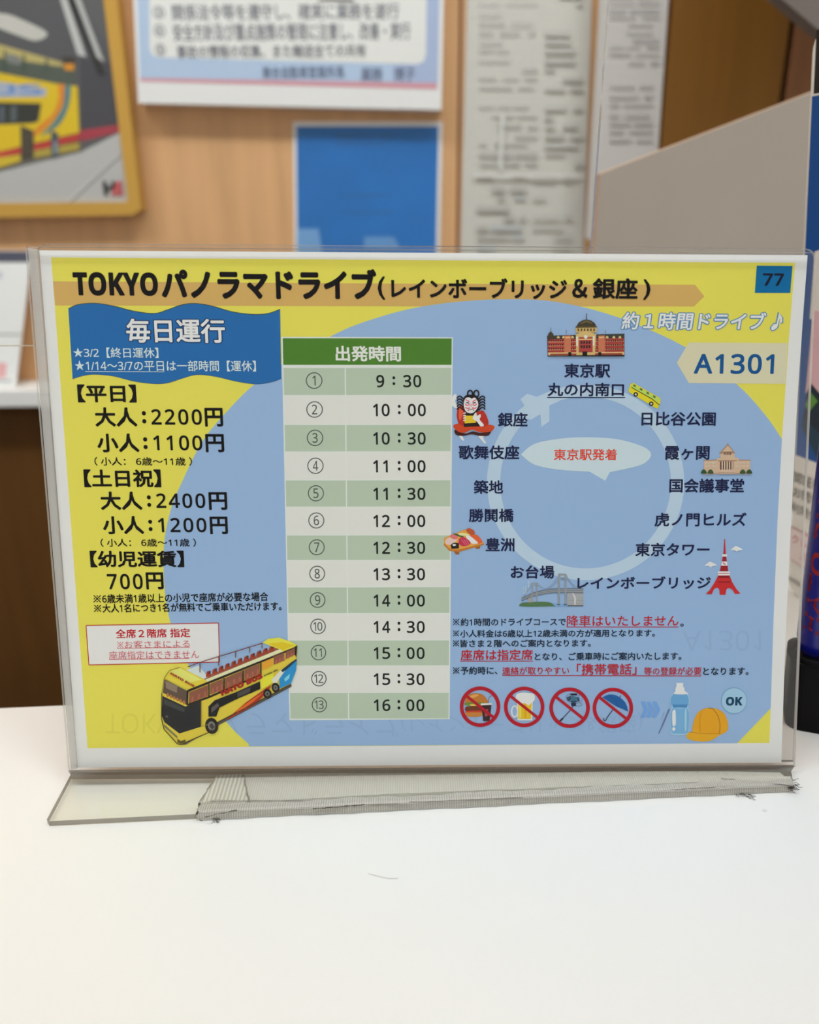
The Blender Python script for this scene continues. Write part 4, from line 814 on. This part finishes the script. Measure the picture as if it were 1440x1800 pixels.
# allowed things: chevrons, pencil, bottle, cap, OK
S = Print(14); k = crop(1110, 1180, 5.538); p = lambda c, *pts: S.poly(k(*pts), c); sm = lambda c, *pts: S.poly(smooth(k(*pts), 5), c)
for i in range(3): p((108, 152, 208), (92 + i * 56, 296), (130 + i * 56, 296), (168 + i * 56 - 4, 372), (126 + i * 56, 450), (88 + i * 56, 450), (122 + i * 56, 372))
S.line(k((370, 365), (300, 530)), 2.6, (98, 112, 150)); S.line(k((300, 530), (265, 605)), 1.4, (86, 98, 130)); S.line(k((320, 400), (290, 470)), .8, (120, 140, 180)); S.build('chevrons_and_pencil')
S = Print(14)
sm((150, 186, 214), (376, 290), (390, 230), (440, 190), (510, 190), (552, 230), (564, 300), (548, 345), (558, 380), (562, 570), (545, 612), (470, 622), (396, 612), (378, 570), (382, 380), (394, 345)); sm((98, 152, 196), (388, 250), (430, 212), (520, 212), (552, 250), (556, 310), (540, 330), (404, 330), (384, 300)); sm((112, 162, 202), (392, 372), (470, 362), (552, 372), (556, 570), (538, 602), (470, 606), (402, 602), (386, 560))
p((72, 128, 180), (398, 322), (548, 322), (540, 352), (404, 352)); sm((226, 230, 232), (436, 150), (506, 150), (520, 190), (552, 220), (420, 220), (428, 190)); p((206, 212, 218), (438, 112), (504, 112), (504, 152), (438, 152)); p((236, 236, 236), (446, 118), (466, 118), (466, 148), (446, 148)); sm((224, 232, 238), (398, 400), (412, 376), (428, 382), (432, 500), (420, 530), (400, 520)); S.ell(*k((412, 560))[0], 2.8, 3.4, (220, 230, 238), 16); sm((150, 190, 218), (520, 380), (536, 380), (534, 560), (518, 560))
S.build('bottle_picture')
S = Print(14)
sm((222, 150, 32), (600, 590), (606, 490), (640, 410), (700, 366), (770, 354), (850, 372), (910, 420), (940, 510), (930, 580), (860, 620), (800, 640), (700, 620)); sm((226, 156, 36), (535, 632), (560, 596), (640, 580), (760, 596), (850, 604), (830, 640), (760, 676), (660, 682), (570, 664)); S.line(smooth(k((560, 590), (680, 602), (800, 606), (866, 604)), 4, False), 1, (180, 110, 20)); S.line(smooth(k((690, 386), (666, 450), (670, 590)), 4, False), .9, (186, 118, 24)); S.line(smooth(k((790, 360), (840, 430), (862, 520), (856, 604)), 4, False), 1.1, (150, 100, 40)); S.line(k((752, 356), (790, 362)), 1.6, (130, 110, 70)); S.build('cap_picture')
S = Print(14); S.ell(1290.6, 1231.5, 23, 23, (150, 184, 208), 40); S.ring(1290.6, 1231.5, 23, 23, 1, (104, 150, 186), 40); S.text('OK', (1276, 1224.6, 1305, 1240.2), (20, 62, 92), .03, heavy=True); S.build('ok_badge')

# ------------------------------------------------------------------ pen and its stand at the right
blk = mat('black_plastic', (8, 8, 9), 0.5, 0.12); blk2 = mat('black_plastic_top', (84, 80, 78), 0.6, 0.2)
f0 = on_z(1384, 1278, 0); f1 = on_z(1440, 1288, 0); ang = math.atan2(f1.y - f0.y, f1.x - f0.x)
ps = empty('pen_stand', on_z(1378, 1268, 0), ang); tag(ps, 'black rounded plastic pen stand on the counter right of the sign', 'pen stand')
bpy.context.view_layer.update(); PH = 0.034
def rrect(x0, y0, x1, y1, r, n=6):
    o = []
    for cx, cy, a0 in ((x1 - r, y1 - r, 0), (x0 + r, y1 - r, 90), (x0 + r, y0 + r, 180), (x1 - r, y0 + r, 270)):
        for i in range(n + 1): a = math.radians(a0 + 90 * i / n); o.append((cx + r * math.cos(a), cy + r * math.sin(a)))
    return o
o_ = rrect(0.0003, -0.0055, 0.052, 0.0235, 0.006)
ot = rrect(-0.0022, -0.0055, 0.054, 0.0215, 0.006); n_ = len(o_)
q = MB(); V = [(x, y, 0) for x, y in o_] + [(x, y, PH - .001) for x, y in ot] + [(x * .98 + .0006, y * .96 + .0003, PH) for x, y in ot]
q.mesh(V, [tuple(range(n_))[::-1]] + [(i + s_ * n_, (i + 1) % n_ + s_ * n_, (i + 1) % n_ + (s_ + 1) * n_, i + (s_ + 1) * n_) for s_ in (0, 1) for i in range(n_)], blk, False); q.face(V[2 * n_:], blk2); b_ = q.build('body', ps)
pc = on_z(1437, 1152, PH + .001); pl = ps.matrix_world.inverted() @ Vector((pc.x - 0.0008, pc.y + .002, PH)); hx, hy = pl.x, pl.y
q = MB(); V = []; F = []
for i in range(28):
    a = 2 * math.pi * i / 28
    for r, z in ((0.0112, PH), (0.0112, PH + 0.0022), (0.0086, PH + 0.0028), (0.0082, PH + 0.0008)): V.append((hx + r * math.cos(a), hy + r * math.sin(a), z))
for i in range(28):
    j = (i + 1) % 28
    for t in range(3): F.append((i * 4 + t, j * 4 + t, j * 4 + t + 1, i * 4 + t + 1))
q.mesh(V, F, blk, True); q.build('socket_collar', ps)
# pen
pen = empty('pen', ps.matrix_world @ Vector((hx, hy, PH + 0.0009))); tag(pen, 'blue pen with red lettering upright in the black pen stand', 'pen')
pen.rotation_euler = (math.radians(-5), math.radians(-0.9), 0); bpy.context.view_layer.update()
pb = mat('pen_blue', (18, 26, 140), 0.25, 0.5); RP = 0.0078
def lathe(prof, m, n=32):
    q = MB(); V = []; F = []
    for r, z in prof:
        for i in range(n): a = 2 * math.pi * i / n; V.append((r * math.cos(a), r * math.sin(a), z))
    for s_ in range(len(prof) - 1):
        for i in range(n): j = (i + 1) % n; F.append((s_ * n + i, s_ * n + j, (s_ + 1) * n + j, (s_ + 1) * n + i))
    q.mesh(V, F, m, True); return q
lathe([(0.0001, 0), (0.0052, 0), (0.0058, 0.002), (RP, 0.008), (RP, 0.120), (0.0066, 0.124), (0.0001, 0.1245)], pb).build('barrel', pen)
lathe([(0.0001, 0.1247), (0.005, 0.1247), (0.0052, 0.138), (0.004, 0.141), (0.0001, 0.1412)], blk).build('cap_button', pen)
q = MB(); V, F, sz = glyphs('HATO BUS', .03, .15); L0, L1 = 0.012, 0.082; W = 0.0066
ac_ = math.radians(224); out = []
for a, b, _ in V:
    th = ac_ - (b - .5) * W / RP; out.append((RP * 1.006 * math.cos(th), RP * 1.006 * math.sin(th), L0 + a * (L1 - L0)))
q.mesh(out, F, mat('pen_red', (158, 36, 44), 0.4)); q.build('lettering', pen)

# tall blue notice stand turned towards the side, beyond the pen
sB = on_z(1386, 1042, 0); ps_, tl = math.radians(72), math.radians(-8.3)
U = Vector((math.cos(ps_), -math.sin(ps_), 0)); BK = Vector((math.sin(ps_), math.cos(ps_), 0)); L_ = (Vector((0, 0, math.cos(tl))) + BK * math.sin(tl)).normalized(); NN = U.cross(L_).normalized()
if NN.dot(BK) > 0: NN = -NN
ns = empty('notice_stand', sB); tag(ns, 'tall white notice stand with blue panel and payment text at the right edge', 'notice stand')
SM = Matrix(((U.x, L_.x, NN.x, sB.x), (U.y, L_.y, NN.y, sB.y), (U.z, L_.z, NN.z, sB.z), (0, 0, 0, 1))); bpy.context.view_layer.update()
def stn(x, y):
    d = Vector(ray(x, y)); o = Vector((0, 0, CAM_H)); t = NN.dot(sB - o) / NN.dot(d); v = o + d * t - sB; return v.dot(U), v.dot(L_)
HS = 0.306; q = MB(); q.prism(rrect(0.0, 0.0003, 0.215, HS, 0.010), -0.004, 0.0, mat('stand_white', (240, 239, 234), 0.35, 0.4), None, SM); part(q.build('panel'), ns)
q = MB(); q.box((-.0, 0, 0), (.2, .06, .003), mat('stand_white', (0, 0, 0)), .001, Matrix.Translation(sB + BK * 0.002 + U * .008) @ Matrix(((U.x, BK.x, 0, 0), (U.y, BK.y, 0, 0), (0, 0, 1, 0), (0, 0, 0, 1)))); part(q.build('base'), ns)
class Stand:
    def __init__(s): s.mb = MB(); s.k = 0
    def uv(s, pts, m):
        tri = tessellate_polygon([[Vector((a, b, 0)) for a, b in pts]]); s.k += 1
        s.mb.mesh([SM @ Vector((a, b, 5e-5 * s.k)) for a, b in pts], [tuple(t) for t in tri], m)
    def px(s, pts, m): s.uv([stn(*p) for p in pts], m)
    def text(s, t, p0, h, m, bold=.015):
        a0, b0 = stn(*p0); V, F, sz = glyphs(t, bold); s.k += 1; w_ = h * sz[0] / sz[1]
        s.mb.mesh([SM @ Vector((a0 + x * w_, b0 + y * h, 5e-5 * s.k + z)) for x, y, z in V], F, m)
w = Stand(); C = lambda *c: mat('stand_%02x%02x%02x' % c, c, 0.4, 0.3)
bt = stn(1437, 168)[1]; b1 = stn(1400, 800)[1]; a0 = stn(1416, 430)[0]
w.uv([(a0, b1), (0.206, b1), (0.206, bt), (a0, bt)], C(14, 84, 164))
w.uv([(a0 + .001, bt + .001), (0.206, bt + .001), (0.206, bt + .028), (a0 + .001, bt + .028)], C(40, 36, 40))
def pq(*pts): return list(pts)
w.px([(1433, 442), (1500, 420), (1500, 600), (1424, 560)], C(236, 234, 230)); w.px([(1430, 545), (1500, 560), (1500, 760), (1417, 690)], C(236, 192, 204))
w.px([(1419, 690), (1427, 674), (1500, 760), (1500, 880), (1410, 752)], C(16, 40, 58)); w.px([(1410, 752), (1412, 730), (1500, 830), (1500, 880), (1440, 812)], C(18, 60, 86)); w.px([(1417, 712), (1426, 689), (1439, 705), (1423, 724)], C(96, 156, 62))
gt = C(128, 124, 116)
w.text('認証番号をご記入', (1396, 846), .0068, gt); w.text('お問い合わせ番号', (1395, 872), .0068, gt); w.text('利用金額のご確認', (1391, 898), .0068, gt)
w.px([(1390, 923), (1500, 985), (1500, 986.6), (1390, 924.6)], C(214, 130, 140)); w.px([(1388.5, 980), (1500, 1052), (1500, 1053.6), (1388.5, 981.6)], C(214, 130, 140))
w.px([(1390, 925), (1500, 987), (1500, 1051), (1389, 979)], C(244, 228, 228)); w.text('クレジットカード', (1394, 953), .006, C(206, 92, 100)); w.text('上記の金額', (1407, 981), .006, C(206, 82, 90))
w.px([(1388.5, 1012), (1500, 1086), (1500, 1094), (1388, 1018)], C(170, 168, 162)); part(w.mb.build('notice_print'), ns)

# hair and specks on the counter
q = MB(); hp = smooth([(648, 1536), (664, 1540), (682, 1544), (700, 1544)], 5, False)
for a, b in zip(hp[:-1], hp[1:]):
    A_, B_ = on_z(*a, 0.0001), on_z(*b, 0.0001); n = Vector((0, .00012, 0)); q.face([A_ - n, B_ - n, B_ + n, A_ + n], mat('hair', (176, 172, 166), 0.7))
tag(q.build('hair'), 'thin pale hair lying on the white counter before the sign', 'hair')
q = MB(); cc = on_z(1345, 1425, 0.0001); q.prism([(cc.x + .0009 * math.cos(t) * (1 + .3 * math.sin(3 * t)), cc.y + .0007 * math.sin(t)) for t in [i * .5236 for i in range(12)]], 0.00005, 0.00015, mat('smudge', (226, 225, 221), 0.7)); tag(q.build('smudge'), 'faint grey smudge on the counter below the right end of the sign foot', 'mark')

bpy.data.objects.remove(_to); bpy.data.curves.remove(_tc)
